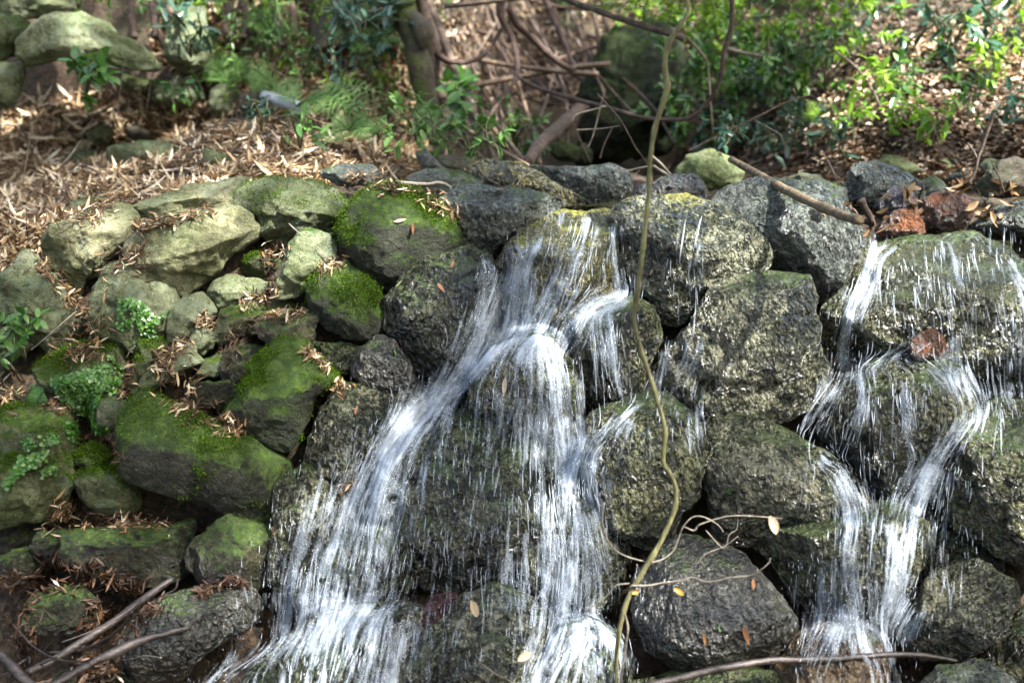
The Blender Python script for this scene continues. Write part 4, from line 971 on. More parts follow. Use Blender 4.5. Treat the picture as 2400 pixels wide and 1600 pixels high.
SHR = [
 (0, "1700,345", "1600,200 1650,150 1690,120 1620,290 1760,170 1560,260", None, "thick shrub with bright glinting leaves next to the curved liana", dict(mat='shrub', per=64, spread=.26)),
 (0, "1800,300", "1760,60 1820,110 1850,50 1780,160 1890,130 1720,90", None, "taller shrub with many small leaves above the fern rosette", dict(mat='shrub', per=64, spread=.28)),
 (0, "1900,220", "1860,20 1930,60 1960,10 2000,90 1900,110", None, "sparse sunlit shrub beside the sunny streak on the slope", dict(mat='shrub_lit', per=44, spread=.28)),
 (0, "2160,150", "2130,10 2180,40 2240,20 2290,60 2210,70 2300,10", None, "shrub with pale shining leaves high on the sunny slope", dict(mat='shrub_blue', per=22, spread=.25, L=(.06, .10))),
 (0, "1690,330", "1640,250 1610,320 1680,270 1580,330 1730,260", None, "low blue green shrub at the foot of the slope by the hanging vine", dict(mat='shrub_blue', per=54, spread=.18)),
 (0, "1670,350", "1640,322 1690,315 1665,335", 5.0, "small cushion of glossy leaves just above the pale green boulder", dict(mat='shrub_blue', per=28, spread=.06, L=(.03, .05))),
 (0, "1560,300", "1590,200 1570,120 1600,90 1620,220 1580,270", 6.2, "leafy twigs growing up behind the hanging vine", dict(mat='shrub', per=50, spread=.22)),
 (0, "1720,130", "1660,40 1700,20 1750,50 1780,10 1650,90 1720,80", None, "yellow green bush at the top between the two vines", dict(mat='shrub_lit', per=70, spread=.3)),
 (0, "1840,230", "1795,185 1850,165 1880,200 1820,210", None, "dark leaved bush below the sunlit slope", dict(mat='shrub', per=54, spread=.24)),
 (0, "830,160", "800,20 850,30 880,70 900,45 770,35 830,60", 5.7, "dark evergreen spray of long pointed leaves before the mossy trunk", dict(mat='shrub_blue', per=22, spread=.12, L=(.06, .1), ratio=.3)),
 (0, "780,190", "730,120 790,110 840,140 760,150 870,130", 5.7, "low blue green bush on the steep bank under the evergreen spray", dict(mat='shrub_blue', per=24, spread=.12, L=(.03, .05))),
 (0, "1080,372", "1020,300 1060,330 1100,345 1150,365 1040,350 1120,320", 4.9, "glossy bush trailing down beside the leaning dead bamboo", dict(mat='shrub', per=26, spread=.10, L=(.035, .06))),
 (0, "1070,300", "1030,215 1060,230 1045,205", 5.6, "seedling with broad pale leaves before the mossy trunk", dict(mat='shrub', per=8, spread=.06, L=(.06, .1), ratio=.6)),
 (0, "440,130", "350,30 420,50 460,60 480,85 400,75", 5.8, "arching plant with narrow leaves on the steep bank", dict(mat='shrub_blue', per=12, spread=.10, L=(.07, .11), ratio=.28)),
 (0, "420,205", "395,235 440,250 470,230", 5.6, "seedling with narrow leaves in front of the hollow", dict(mat='shrub', per=8, spread=.06)),
 (0, "600,300", "575,275 600,285 620,280", 4.9, "small dark creeping plant beside the brown split stone", dict(mat='shrub_blue', per=24, spread=.05, L=(.015, .028), ratio=.8, kind='round')),
 (0, "690,340", "650,305 700,310 720,330", 4.7, "few leaved seedling in the straw near the fern", dict(mat='shrub', per=8, spread=.05, L=(.04, .07), ratio=.35)),
 (0, "180,20", "120,-20 200,0 240,20 160,10", 5.6, "bright weeds along the top of the overhanging outcrop", dict(mat='shrub_lit', per=18, spread=.1, L=(.03, .06))),
 (0, "200,215", "180,185 215,180 240,190 170,210", 5.0, "broad leaved plant growing in the mouth of the dark hollow", dict(mat='shrub', per=6, spread=.05, L=(.06, .10), ratio=.5)),
 (0, "60,830", "10,785 40,795 70,750 20,850 -20,800", 3.65, "thin sprig with paired leaves before the end rock of the wall", dict(mat='shrub', per=5, spread=.04, L=(.035, .06), r=.002)),
 (0, "1960,150", "1880,60 1820,30 1940,20", None, "loose bush with back lit leaves on the slope", dict(mat='shrub_lit', per=44, spread=.32)),
 (0, "1480,150", "1450,40 1490,20 1520,70 1400,30 1560,40", 7.2, "leafy bush on top of the huge dark boulder", dict(mat='shrub', per=26, spread=.3)),
 (0, "640,80", "600,30 640,20 670,60 560,50", 6.2, "pale grassy leaved plant among the hanging roots", dict(mat='fern', per=24, spread=.14, L=(.06, .12), ratio=.16)),
 (0, "560,130", "520,90 580,100 600,120", 6.0, "small dark leaved plant at the blue grey rock face", dict(mat='shrub', per=16, spread=.1, L=(.03, .06))),
]
SHR += [
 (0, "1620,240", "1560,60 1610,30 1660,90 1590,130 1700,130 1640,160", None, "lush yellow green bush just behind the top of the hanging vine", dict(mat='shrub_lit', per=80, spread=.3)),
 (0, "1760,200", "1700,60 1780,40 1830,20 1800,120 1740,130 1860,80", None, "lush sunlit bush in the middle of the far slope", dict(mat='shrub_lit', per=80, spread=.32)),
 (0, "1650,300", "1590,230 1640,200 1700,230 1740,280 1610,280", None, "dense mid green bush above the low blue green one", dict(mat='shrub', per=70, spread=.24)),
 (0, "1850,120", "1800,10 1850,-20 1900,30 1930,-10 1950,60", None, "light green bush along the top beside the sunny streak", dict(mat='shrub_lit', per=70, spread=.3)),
 (0, "1500,60", "1440,-10 1480,-20 1530,10 1400,10 1370,-10", 8.4, "light green bush far up the gully", dict(mat='shrub_lit', per=60, spread=.35)),
 (0, "1330,60", "1290,-10 1330,0 1370,20 1250,0", 8.8, "far green undergrowth behind the crooked limbs", dict(mat='shrub', per=50, spread=.35)),
 (0, "1020,40", "990,-10 1030,0 1060,10", 8.0, "far green tuft between the leaning stems", dict(mat='shrub', per=40, spread=.25)),
 (0, "1180,330", "1130,300 1170,290 1210,310 1240,330", 5.8, "dark leaved tuft in the hollow below the crooked tree", dict(mat='shrub', per=34, spread=.14)),
 (0, "700,170", "640,110 690,100 740,130 620,150", 5.9, "fine leaved bush on the steep bank between fern and trunk", dict(mat='shrub', per=50, spread=.16, L=(.02, .04))),
 (0, "520,60", "470,0 520,-10 560,20 480,40", 6.3, "bright weeds at the top of the steep bank", dict(mat='shrub_lit', per=40, spread=.16, L=(.03, .06))),
 (0, "960,330", "900,290 950,300 1000,310 1020,340", 4.9, "low green plant at the edge of the straw by the glossy bush", dict(mat='fern', per=34, spread=.1, L=(.03, .06))),
 (0, "2300,140", "2250,60 2300,50 2340,80 2380,30", None, "pale leaved bush in full sun at the far upper corner", dict(mat='shrub_lit', per=40, spread=.28)),
]
for k_, b_, t_, Y_, lab_, o_ in SHR:
    shrub_px(k_, b_, t_, Y_, lab_, **o_)

for q in "500,150 560,205 620,120 700,205 760,250 850,200 890,285 640,40 730,70 450,95 390,60 905,235 530,235 800,300 860,330 660,160 590,90 300,60 960,60 930,140".split():
    x, y = [float(v) for v in q.split(',')]
    tp = ' '.join('%g,%g' % (x + RNG.normal() * 24, y - RNG.uniform(12, 40)) for _ in range(4))
    shrub_px(0, q, tp, None, "small green seedling among dead leaves on the steep bank", mat=['fern', 'shrub', 'shrub_lit'][int(RNG.integers(3))], per=14, spread=.07, L=(.025, .06), ratio=.32, r=.003, group="small plants on the steep bank", name="seedling", cat="seedling")

for q in "1960,330 2060,300 2140,330 2230,280 2320,300 2000,240 2100,230 2260,200 2330,120 2180,100 1900,350 1820,330 2050,150 1960,90 1780,370 2120,20 2020,20 2330,30".split():
    x, y = [float(v) for v in q.split(',')]
    tp = ' '.join('%g,%g' % (x + RNG.normal() * 26, y - RNG.uniform(15, 50)) for _ in range(4))
    shrub_px(0, q, tp, None, "small leafy seedling on the litter of the far slope", mat=['shrub_lit', 'shrub', 'shrub_lit', 'shrub_blue'][int(RNG.integers(4))], per=16, spread=.09, L=(.03, .07), ratio=.4, r=.003, group="small plants on the far slope", name="seedling", cat="seedling")

# bright maple twigs hanging into the top of the picture, lit from behind
def maple():
    o = thing("maple_branch", at_y(px(0, "1560,-120"), 5.2)[0], "bright green fine leaved branch reaching in over the gully", "branch")
    tubes, lv = [], []
    B = at_y(px(0, "1560,-120"), 5.2)[0]
    for s in ("1380,10", "1430,20", "1480,28", "1540,38", "1600,40", "1650,20", "1590,5", "1500,0", "1420,-10", "1640,45", "1560,20", "1460,8"):
        T = at_y(px(0, s), RNG.uniform(4.9, 5.5))[0]
        S = stem_pts(B, T, .05); tubes.append(tube_vf(S, [.006, .002], 5))
        n = 70; c = S[RNG.integers(9, 16, n)] + RNG.normal(size=(n, 3)) * [.09, .09, .022]
        d = norm(RNG.normal(size=(n, 3)) * [1, 1, .25]); LL = RNG.uniform(.02, .04, n)
        for a in (-.5, 0, .5):
            ca, sa = math.cos(a), math.sin(a)
            d2 = np.stack([d[:, 0] * ca - d[:, 1] * sa, d[:, 0] * sa + d[:, 1] * ca, d[:, 2]], 1)
            lv.append(leaves_vf(c, d2, norm(RNG.normal(size=(n, 3)) * .2 + [0, 0, 1]), LL, LL * .28, 0, .1, 'lance'))
    V, F = join_tubes(tubes); mesh_obj("stem", V, F, M['stem'], o)
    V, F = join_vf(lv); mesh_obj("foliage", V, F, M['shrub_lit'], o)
maple()

def frond_vf(a, b, width, n=14, arch=.12, up=(0, -.85, .55)):
    """one fern frond from a to b: rachis and toothed pinnae"""
    S = stem_pts(a, b, arch * np.linalg.norm(b - a), .01)
    S = spline(S, n + 2); T = norm(np.gradient(S, axis=0))
    side = norm(np.cross(T, np.array(up, float)))
    upv = norm(np.cross(side, T))
    parts = []
    for i in range(2, n + 1):
        t = i / n; w = width * math.sin(math.pi * min(1, t * .9 + .12)) ** .8 * (1 - t * .35)
        for sg in (-1, 1):
            d = side[i] * sg + T[i] * .45 - upv[i] * .12
            m = 7; u = np.linspace(.12, .95, m)
            root = S[i] + norm(d) * w * u[:, None]
            parts.append(leaves_vf(S[i][None], norm(d)[None], upv[i][None], np.array([w]), np.array([w * .08]), -.12, .1, 'lance'))
            for s2 in (-1, 1):
                d2 = norm(d) * .45 + norm(np.cross(norm(d), upv[i])) * s2
                parts.append(leaves_vf(root, np.repeat(norm(d2)[None], m, 0), np.repeat(upv[i][None], m, 0), w * .15 * (1 - u * .6), w * .06, 0, .1, 'mini'))
    V, F = join_vf(parts)
    return V, F, S

def fern(k, base, tips, Y, width, label, mat='fern'):
    B = at_y(px(k, base), Y)[0]
    o = thing("fern", B, label, "fern", "ferns on the steep bank")
    for s, dy in tips:
        T = at_y(px(k, s), Y + dy)[0]
        V, F, S = frond_vf(B, T, width * RNG.uniform(.85, 1.1))
        tv, tq, tt = tube_vf(S, [.004, .0015], 5)
        mesh_obj("frond", np.vstack([V, tv]), [np.vstack([F, tq + len(V)]), tt + len(V)], M[mat], o)
fern(0, "680,245", [("900,222", -.15), ("895,262", -.35), ("860,290", -.4), ("770,285", -.4), ("640,180", .1)], 5.2, .10, "large fern with spread pale green fronds above the straw bank")
fern(0, "640,215", [("560,150", -.1), ("590,190", -.25), ("555,180", -.1), ("690,290", -.35)], 5.5, .10, "fern with upright feathery fronds behind the white pipe")
fern(0, "950,300", [("1050,262", -.2), ("1010,240", 0), ("1080,330", -.3), ("905,270", -.2), ("1000,345", -.4)], 5.2, .07, "smaller fern beside the base of the mossy trunk")
fern(0, "620,75", [("560,30", -.1), ("680,45", -.1), ("610,10", 0), ("700,90", -.2), ("560,70", -.2)], 6.1, .09, "fern high among the hanging roots")
fern(0, "1890,290", [("1800,270", -.2), ("1830,290", -.3), ("1850,230", 0), ("1890,225", 0), ("1910,250", .1), ("1830,300", -.35)], 5.6, .05, "bright yellow green fern rosette on the slope", 'shrub_lit')
fern(0, "800,300", [("740,340", -.2), ("860,345", -.3), ("905,320", -.2), ("760,270", 0), ("850,265", -.1)], 4.95, .07, "pale fern low in the straw below the large one")
fern(0, "520,190", [("460,150", -.1), ("500,120", 0), ("570,140", -.1), ("590,180", -.25), ("480,200", -.25)], 5.8, .08, "fern left of the white pipe at the foot of the steep bank")
fern(0, "860,110", [("800,80", -.1), ("850,60", 0), ("910,70", -.2), ("930,110", -.3), ("800,130", -.3)], 5.7, .07, "fern on the steep bank under the evergreen spray")
fern(7, "300,330", [("230,490", -.02), ("170,440", .02)], 3.55, .05, "dark glossy fern leaf hanging before the low dark stone", 'shrub')

# creeper with small round leaves on three rocks
def creeper(label, regions):
    ps = np.vstack([sample_poly(px(k, s), n) for k, s, n in regions])
    nz = pnoise(np.stack([ps[:, 0] / 26, ps[:, 1] / 26, 0 * ps[:, 0]], 1), 21)
    ps = ps[nz + RNG.normal(size=len(ps)) * .25 > -.1]
    n = len(ps); L = RNG.uniform(.0065, .0125, n)
    N = norm(surf_normal(ps) + RNG.normal(size=(n, 3)) * .35 + np.array([0, -.2, .35]))
    d = RNG.normal(size=(n, 3)); d = norm(d - N * np.sum(d * N, 1, keepdims=True))
    V, F = leaves_vf(on_surface(ps, .008 + .012 * RNG.random(n)), d, N, L, L * .95, .05, .12, 'round')
    o = thing("creeper", V.mean(0), label, "creeper", "creepers on the rocks")
    mesh_obj("foliage", V, F, M['ivy'], o)
    tubes = []
    for _ in range(max(5, n // 30)):
        i = RNG.integers(0, n); q = ps[i] + np.cumsum(RNG.normal(size=(6, 2)) * 9 + [0, 5], 0)
        tubes.append(tube_vf(spline(on_surface(q, .006), 14), [.0012, .0008], 4))
    V, F = join_tubes(tubes); mesh_obj("stem", V, F, M['stem'], o)
creeper("thin spray of round leaved creeper on the face of the blocky grey rock", [(4, "800,880 900,860 1000,940 1060,1000 1170,930 1160,960 1040,1060 1060,1130 980,1120 930,1050 820,1080 760,1010 820,980", 750)])
creeper("thick carpet of round leaved creeper over the green stained rock", [(7, "330,250 480,230 640,180 780,160 840,250 800,340 700,380 640,460 640,560 740,600 700,640 600,600 590,500 470,480 420,400", 3600), (7, "730,100 780,110 840,190 790,170", 150)])
creeper("loose strings of round leaved creeper on the bulky mossy boulder", [(7, "440,560 520,540 640,640 560,700 470,680", 420), (7, "150,680 300,640 400,620 400,680 300,700 170,740", 330), (7, "130,790 330,740 320,800 210,860 120,920 0,1040 30,960 90,880", 480), (7, "280,880 390,830 380,900 290,920", 120)])

# moss tufts hanging over the lip: real short strands
# saplings and stems on the slope
def sapling(k, line, Y0, Y1, leaves, label, r=.008, L=.06, mat='shrub', stem='bark'):
    c = px(k, line); Ys = np.linspace(Y0, Y1, len(c))
    P = at_y(c, Ys)
    o = thing("sapling", P[-1], label, "sapling", "saplings on the far slope")
    V, Q, T = tube_vf(spline(P, 40), [r * .6, r], 6, .2)
    mesh_obj("stem", V, [Q, T], M[stem], o)
    lv = []
    for s, n in leaves:
        q = at_y(px(k, s), (Y0 + Y1) / 2)[0]
        d = norm(RNG.normal(size=(n, 3)) - [0, 0, .3]); LL = RNG.uniform(.7, 1.2, n) * L
        lv.append(leaves_vf(q + RNG.normal(size=(n, 3)) * .03, d, norm(RNG.normal(size=(n, 3)) * .4 + [0, -.2, 1]), LL, LL * .4, -.15, .2, 'oval'))
    if lv:
        V, F = join_vf(lv); mesh_obj("foliage", V, F, M[mat], o)
sapling(3, "900,250 1050,360 1170,450 1270,580 1340,720 1390,880 1440,1000", 5.6, 5.3, [("870,230", 6), ("900,510", 6), ("1380,650", 9), ("1430,790", 6), ("1220,830", 5), ("1290,760", 4)], "thin bent sapling with few leaves in front of the litter slope")
sapling(3, "2290,-20 2310,140 2260,330 2240,480 2190,620", 6.4, 6.0, [("2290,60", 4)], "dark thin stem with bare crooked top on the sunny slope", .014)
sapling(3, "1790,690 1785,600 1770,520", 5.6, 5.6, [("1740,530", 3), ("1830,520", 3), ("1700,545", 2), ("1880,580", 3)], "short plant with drooping shiny leaves and one yellowed leaf", .006, .09)
sapling(3, "1700,-40 1780,180 1860,260 1930,350", 6.2, 6.2, [("1800,230", 6), ("1850,290", 6), ("1920,340", 5), ("1700,190", 6), ("1660,60", 6)], "sapling with dark broad hanging leaves against the sunny patch", .008, .10, 'shrub_blue')
sapling(2, "1560,80 1600,200 1650,310 1700,400", 7.6, 7.4, [("1560,180", 3)], "pale thin stem leaning behind the crooked branches", .012)
# ------------------------------------------------------------------ trunks, branches, sticks
def stick(name, k, line, Y, r, mat, label, cat, group=None, n=40, lump=.2, parent=None, sides=8):
    c = px(k, line); Ys = np.interp(np.linspace(0, 1, len(c)), np.linspace(0, 1, len(np.atleast_1d(Y))), np.atleast_1d(Y))
    P = at_y(c, Ys)
    o = tube_obj(name, P, r, M[mat], parent, n, sides, lump, int(abs(c[0, 0])))
    if parent is None: tag(o, label, cat, group)
    return o

def tree(k, lines, label, mat, group, name="tree"):
    """trunk and its limbs, (line, Y, radii, part name)"""
    c0, Y0 = px(k, lines[0][0]), np.atleast_1d(lines[0][1])
    o = thing(name, at_y(c0[-1:], Y0[-1])[0], label, "tree", group)
    for s, Y, r, part in lines:
        stick(part, k, s, Y, r, mat, None, None, parent=o, n=50, sides=12, lump=.28)
    return o
TG = "tree stems at the gully"
tree(2, [("-30,-120 40,60 60,200 80,330", 6.3, [0.1980, 0.2250, 0.2700], "trunk"), ("60,200 200,120 330,60 400,-80", [6.3, 6.0, 5.9, 5.8], [0.1440, 0.1260, 0.1080], "limb")], "broad moss covered trunk behind the evergreen spray", 'bark_moss', TG)
tree(2, [("350,-160 400,20 450,170 510,310 545,440 565,570 590,700 600,820", [6.0, 5.9, 5.8, 5.75, 5.7, 5.7, 5.7, 5.7], [.07, .066, .062, .06, .056, .05, .048], "trunk"), ("400,120 500,140 560,220 560,330", [5.8, 5.75, 5.65, 5.65], [0.0385, 0.0495, 0.0440, 0.0220], "limb")], "curved mossy trunk with a rounded shoulder at the edge of the gully", 'bark_moss', TG)
tree(2, [("500,-100 560,80 610,260 630,440 680,640 730,800", 5.9, [0.0303, 0.0330, 0.0385, 0.0440, 0.0495], "trunk")], "brown flaking stem next to the curved mossy trunk", 'bark', TG)
tree(2, [("560,-100 640,140 720,330 770,470 830,620 900,780 960,870 1060,1120", [6.4, 6.3, 6.2, 6.1, 6.0, 5.8, 5.7, 5.4], [0.0275, 0.0248, 0.0220, 0.0220, 0.0193, 0.0138], "trunk")], "slender dark leaning stem running down past the glossy bush", 'bark', TG)
tree(2, [("1110,-100 1080,80 1120,180 1160,260 1190,380 1195,500 1170,570 1060,720 960,860", [5.9] * 4 + [5.8, 5.7, 5.6, 5.5, 5.3], [0.0227, 0.0227, 0.0162, 0.0147, 0.0147, 0.0147, 0.0098, 0.0091, 0.0065], "trunk"),
         ("1095,190 1030,300 960,380 860,425 740,420 680,390 630,340", [5.9, 5.9, 5.8, 5.8, 5.8, 5.85, 5.9], [0.0098, 0.0107, 0.0117, 0.0117, 0.0130, 0.0147, 0.0162], "limb"),
         ("1140,60 1190,160 1290,250 1400,360 1500,440 1575,470 1560,400 1500,250 1420,80 1350,-60", [5.95, 6, 6.05, 6.1, 6.15, 6.2, 6.3, 6.4, 6.5, 6.5], [0.0147, 0.0179, 0.0195, 0.0179, 0.0162, 0.0162, 0.0136, 0.0162, 0.0169, 0.0169], "limb")], "crooked brown tree whose bare limbs loop across the gully", 'liana', TG)
stick("liana", 2, "1195,520 1290,580 1430,630 1600,680 1760,720 1900,760 2050,800 2230,815 2390,795 2520,660 2580,520 2600,380 2650,200 2660,60 2650,-100", [5.65, 5.5, 5.3, 5.1, 5.0, 4.9, 4.85, 4.8], [.009, .0105, .0105, .010, .009, .009, .010, .0105, .0105], 'liana', "long brown liana swinging down and up again behind the hanging vine", "liana", n=90)
DB_ = "dead bamboo canes in the gully"
for s, Y, r, lab in [
  ("860,590 950,740 1050,900 1150,1050 1240,1110", [6.6, 5.2], .020, "dead bamboo cane leaning behind the paler cane, brown"),
  ("990,760 1080,880 1160,990 1250,1100", [5.9, 5.0], .016, "pale pinkish bamboo cane lying steeply down to the crest"),
  ("780,830 900,910 1030,990 1150,1060 1270,1130", [5.5, 4.7], .016, "pale bamboo cane lying flattest, along the glossy bush"),
  ("1200,550 1250,720 1300,880 1330,1000 1350,1110", [6.5, 5.2], .017, "upright pale bamboo cane in the middle of the dark hollow of the gully"),
  ("1200,310 1330,450 1480,590 1590,690 1700,760", [7.6, 6.8], .02, "leaning cane under the loop of the crooked limbs, upper one"),
  ("1230,480 1370,600 1480,680 1620,760", [7.3, 6.6], .022, "thicker leaning cane touching the liana"),
  ("1330,560 1440,690 1560,780", [7.2, 6.6], .014, "thin orange cane near the stump end of the dark log"),
  ("940,410 1100,440 1300,465 1500,490 1750,505", [6.6, 6.4], .022, "grey green cane lying almost level across the gully"),
  ("860,595 1000,565 1180,530 1400,490 1600,455 1830,435", [6.5, 6.5], .026, "dark level branch crossing the grey green cane"),
  ("700,45 900,25 1060,5 1250,-20", [5.6, 5.6], .02, "dark level branch along the very top of the gully"),
  ("1480,-20 1700,60 1900,130 2100,190 2330,260", [5.4, 5.0], .022, "dark straight branch sloping down to the top of the hanging vine"),
  ("1390,-20 1460,170 1530,330 1580,450", [6.9, 6.8], .02, "dark cane dropping to the elbow of the crooked limb"),
  ("1560,80 1640,250 1700,420", [7.8, 7.6], .022, "cane leaning in front of the litter slope, greenish"),
  ("1710,60 1740,200 1750,350 1740,520", [7.0, 6.9], .022, "greenish upright cane beside the huge dark boulder"),
  ("1770,80 1830,230 1870,300", [8.0, 7.9], .026, "short brown cane end above the huge dark boulder"),
  ("1260,120 1400,290 1530,420 1650,560", [8.2, 7.8], .018, "far thin cane behind the crooked limbs"),
  ("900,60 1000,170 1100,290", [7.8, 7.6], .016, "far pale cane by the sun fleck"),
  ("1540,530 1545,640 1555,700", [7.2, 7.1], .014, "short upright twig on the litter above the liana"),
  ("1640,200 1740,330 1800,420", [8.4, 8.2], .03, "pale far cane next to the greenish upright one"),
  ("1040,810 1100,920 1180,1040", [6.2, 5.4], .012, "thin brown cane beside the dark hollow of the gully"),
  ("800,640 850,760 900,850 960,960", [6.2, 5.5], .016, "dark thin cane crossing behind the leaning stem"),
  ("1010,-20 1060,150 1120,330 1180,480", [7.6, 7.0], .012, "thin brown cane running down beside the crooked trunk"),
  ("1250,-20 1330,180 1420,380 1500,560", [7.8, 7.2], .014, "straight thin cane behind the upper crooked limb"),
  ("1450,60 1530,260 1640,480", [7.9, 7.4], .012, "far thin cane parallel to the greenish leaning one"),
  ("1150,640 1260,760 1400,900 1500,960", [6.6, 6.2], .013, "thin cane lying across the hollow under the liana"),
  ("1020,560 1180,640 1380,700 1560,720", [6.7, 6.5], .012, "thin dark cane nearly level under the dark level branch"),
  ("880,420 960,600 1040,760 1080,900", [6.8, 6.0], .013, "brown cane beside the slender leaning stem"),
  ("1600,-20 1640,150 1660,330 1640,470", [7.9, 7.5], .013, "upright thin stem behind the elbow of the limbs"),
  ("1830,-20 1800,150 1760,330", [8.2, 7.8], .014, "thin stem leaning over the huge dark boulder"),
  ("700,120 820,300 930,480", [7.4, 7.0], .013, "thin stem near the mossy shoulder of the trunk"),
  ("1120,880 1200,900 1330,860 1420,800", [6.0, 6.2], .010, "thin twig bridging to the dark log"),
  ("1590,500 1690,590 1720,640", [7.4, 7.0], .03, "thick brown broken cane against the huge dark boulder"),
]:
    stick("dead_cane", 2, s, Y, r * .58 + .001, 'bamboo' if 'pale' in lab or 'bamboo' in lab or 'grey' in lab else 'bark', lab, "cane", DB_, sides=7, lump=.1)
stick("log", 2, "1650,720 1560,800 1420,920 1330,1010 1260,1110", [6.4, 6.0, 5.4, 5.1, 4.9], [.034, .036, .034, .03, .028], 'bark', "dark log lying down the gully to the crest", "log")
for _ in range(26):
    x, y = RNG.uniform(680, 1750), RNG.uniform(-20, 420); a = RNG.choice([RNG.uniform(45, 80), RNG.uniform(100, 130), RNG.uniform(-12, 25)], p=[.6, .2, .2]); L_ = RNG.uniform(300, 800)
    e = (x + L_ * math.cos(R(a)), min(y + L_ * math.sin(R(a)), 1000)); mx, my = (x + e[0]) / 2 + RNG.normal() * 40, (y + e[1]) / 2 + RNG.normal() * 25
    Yb = 7.9 - y / 420 * .9; Ye = 7.9 - e[1] / 1000 * 2.2
    stick("bare_stem", 2, [(x, y), (mx, my), e], [Yb, (Yb + Ye) / 2, Ye], [RNG.uniform(.006, .012), RNG.uniform(.004, .009)], 'bark' if RNG.random() < .6 else 'liana', "thin bare stem in the tangle across the shaded gully", "stem", "thin bare stems tangled in the gully", n=24, sides=6, lump=.1)
# roots hanging down the steep bank
for s, lab in [("1080,100 1070,200 1110,290 1195,430", "thick brown root with a bent end beside the blue grey rock face"), ("890,-20 900,130 915,260", "thin root hanging above the outcrop"), ("1150,-20 1160,90 1210,160", "rusty root above the blue grey rock face"), ("1490,-20 1560,60 1540,190 1580,250", "twisted root at the upper edge of the steep bank"), ("1640,-20 1680,120 1660,260", "straight hanging root beside the high fern"), ("1990,20 2000,130 1990,250", "stout pale root stub on the steep bank"), ("2250,380 2290,520 2320,620", "brown root stub leaning behind the large fern"), ("1850,40 1900,180 1930,320", "thin brown root on the bank left of the pale root stub"), ("1030,20 1045,120 1060,260", "dark root just left of the thick bent one")]:
    stick("hanging_root", 1, s, [6.15, 6.0], [.014, .022, .016], 'liana', lab, "root", "roots hanging down the steep bank")
# the white pipe
c = at_y(px(1, "1800,655 2075,740"), [5.4, 5.2]); V, Q, T = tube_vf(spline(c, 12), [.027], 20)
tag(mesh_obj("water_pipe", V, [Q, T], M['pipe']), "white plastic pipe sticking out of the bank under the fern", "pipe")
# foreground vine with its twigs
VY = 2.95
v = thing("hanging_vine", at_y(px(0, "1415,1600"), VY)[0], "pale green knotty vine hanging before the falls with twigs near its lower end", "vine")
def vp(s, k=0, dy=0): return at_y(px(k, s), VY + dy)
def vine_tube(name, P, rad, n, knots=()):
    S = spline(P, n); r = np.interp(np.linspace(0, 1, n), np.linspace(0, 1, len(rad)), rad)
    for kx in knots: r = r * (1 + .32 * np.exp(-((np.linspace(0, 1, n) - kx) / .008) ** 2))
    V, Q, T = tube_vf(S, r, 12, .14, 3)
    return mesh_obj(name, V, [Q, T], M['vine' if name == 'main_stem' else 'twig'], v)
vine_tube("main_stem", vp("1562,-60 1580,20 1566,55 1536,100 1527,150 1533,200 1520,245 1503,300 1494,370 1490,440 1482,520 1474,590 1466,660 1456,730 1470,795 1488,850 1508,915 1527,985 1524,1060 1548,1105 1551,1160 1522,1235 1478,1310 1442,1375 1424,1440 1416,1510 1412,1600"), [.0058, .007, .0066, .006, .0062, .006, .0058, .0063, .0068, .006], 300, (.12, .19, .27, .33, .41, .47, .55, .6, .66, .71, .77, .83, .9))
for s, r, k in [("1790,340 1775,450 1795,560 1850,650 1950,710 2120,745 2240,690 2290,600 2323,510 2390,440 2470,440 2560,490 2600,540", .004, 11),
                ("1380,1235 1378,1245", .003, 0),
                ("2010,760 2030,830 2000,880", .003, 11), ("1970,905 2080,905 2200,885 2323,870 2390,850 2500,880 2650,850 2800,830 2900,760 2920,720", .0045, 11), ("1960,890 1870,905 1800,980 1720,1040 1660,1080", .0035, 11),
                ("1930,1100 1950,1200 1930,1350 1910,1500 1900,1640", .0055, 11), ("2323,500 2400,530 2440,490 2600,440 2720,430 2900,440 3000,450", .0042, 11), ("2480,530 2600,650 2640,560 2690,520 2700,420", .003, 11), ("2420,760 2480,690 2600,640 2700,570", .003, 11),
                ("960,1440 1040,1500 1100,1530 1240,1600", .0035, 11), ("1310,1180 1270,1300 1240,1350", .002, 11), ("840,1250 880,1150 860,1120", .002, 11)]:
    vine_tube("twig", vp(s, k, RNG.uniform(-.04, .06)), [r * .66, r * .4], 60)
for s, dxy, L, mt, lab in [("895,1060", (20, 90), .045, 'leaf_pale', "curled tan leaf on a twig"), ("1250,1390", (-60, 40), .042, 'leaf_pale', "folded cream leaf on a twig"), ("2005,950", (-50, 30), .022, 'leaf_yellow', None), ("2290,950", (50, 50), .030, 'leaf_yellow', "yellow leaf on the lower twig"), ("2930,490", (20, 110), .05, 'leaf_pale', "curled tan leaf at the twig end")]:
    P = vp(s, 11)
    d_ = norm((RIGHT * dxy[0] - UP * dxy[1])[None])
    V, F = leaves_vf(P - d_ * L / 2, d_, norm(-rays(px(11, s)) + [[.3, 0, .4]]), np.array([L]), np.array([L * .55]), .35, .9, 'oval')
    lf = mesh_obj("leaf", V, F, M[mt], v)
    if lab: lf["label"] = lab
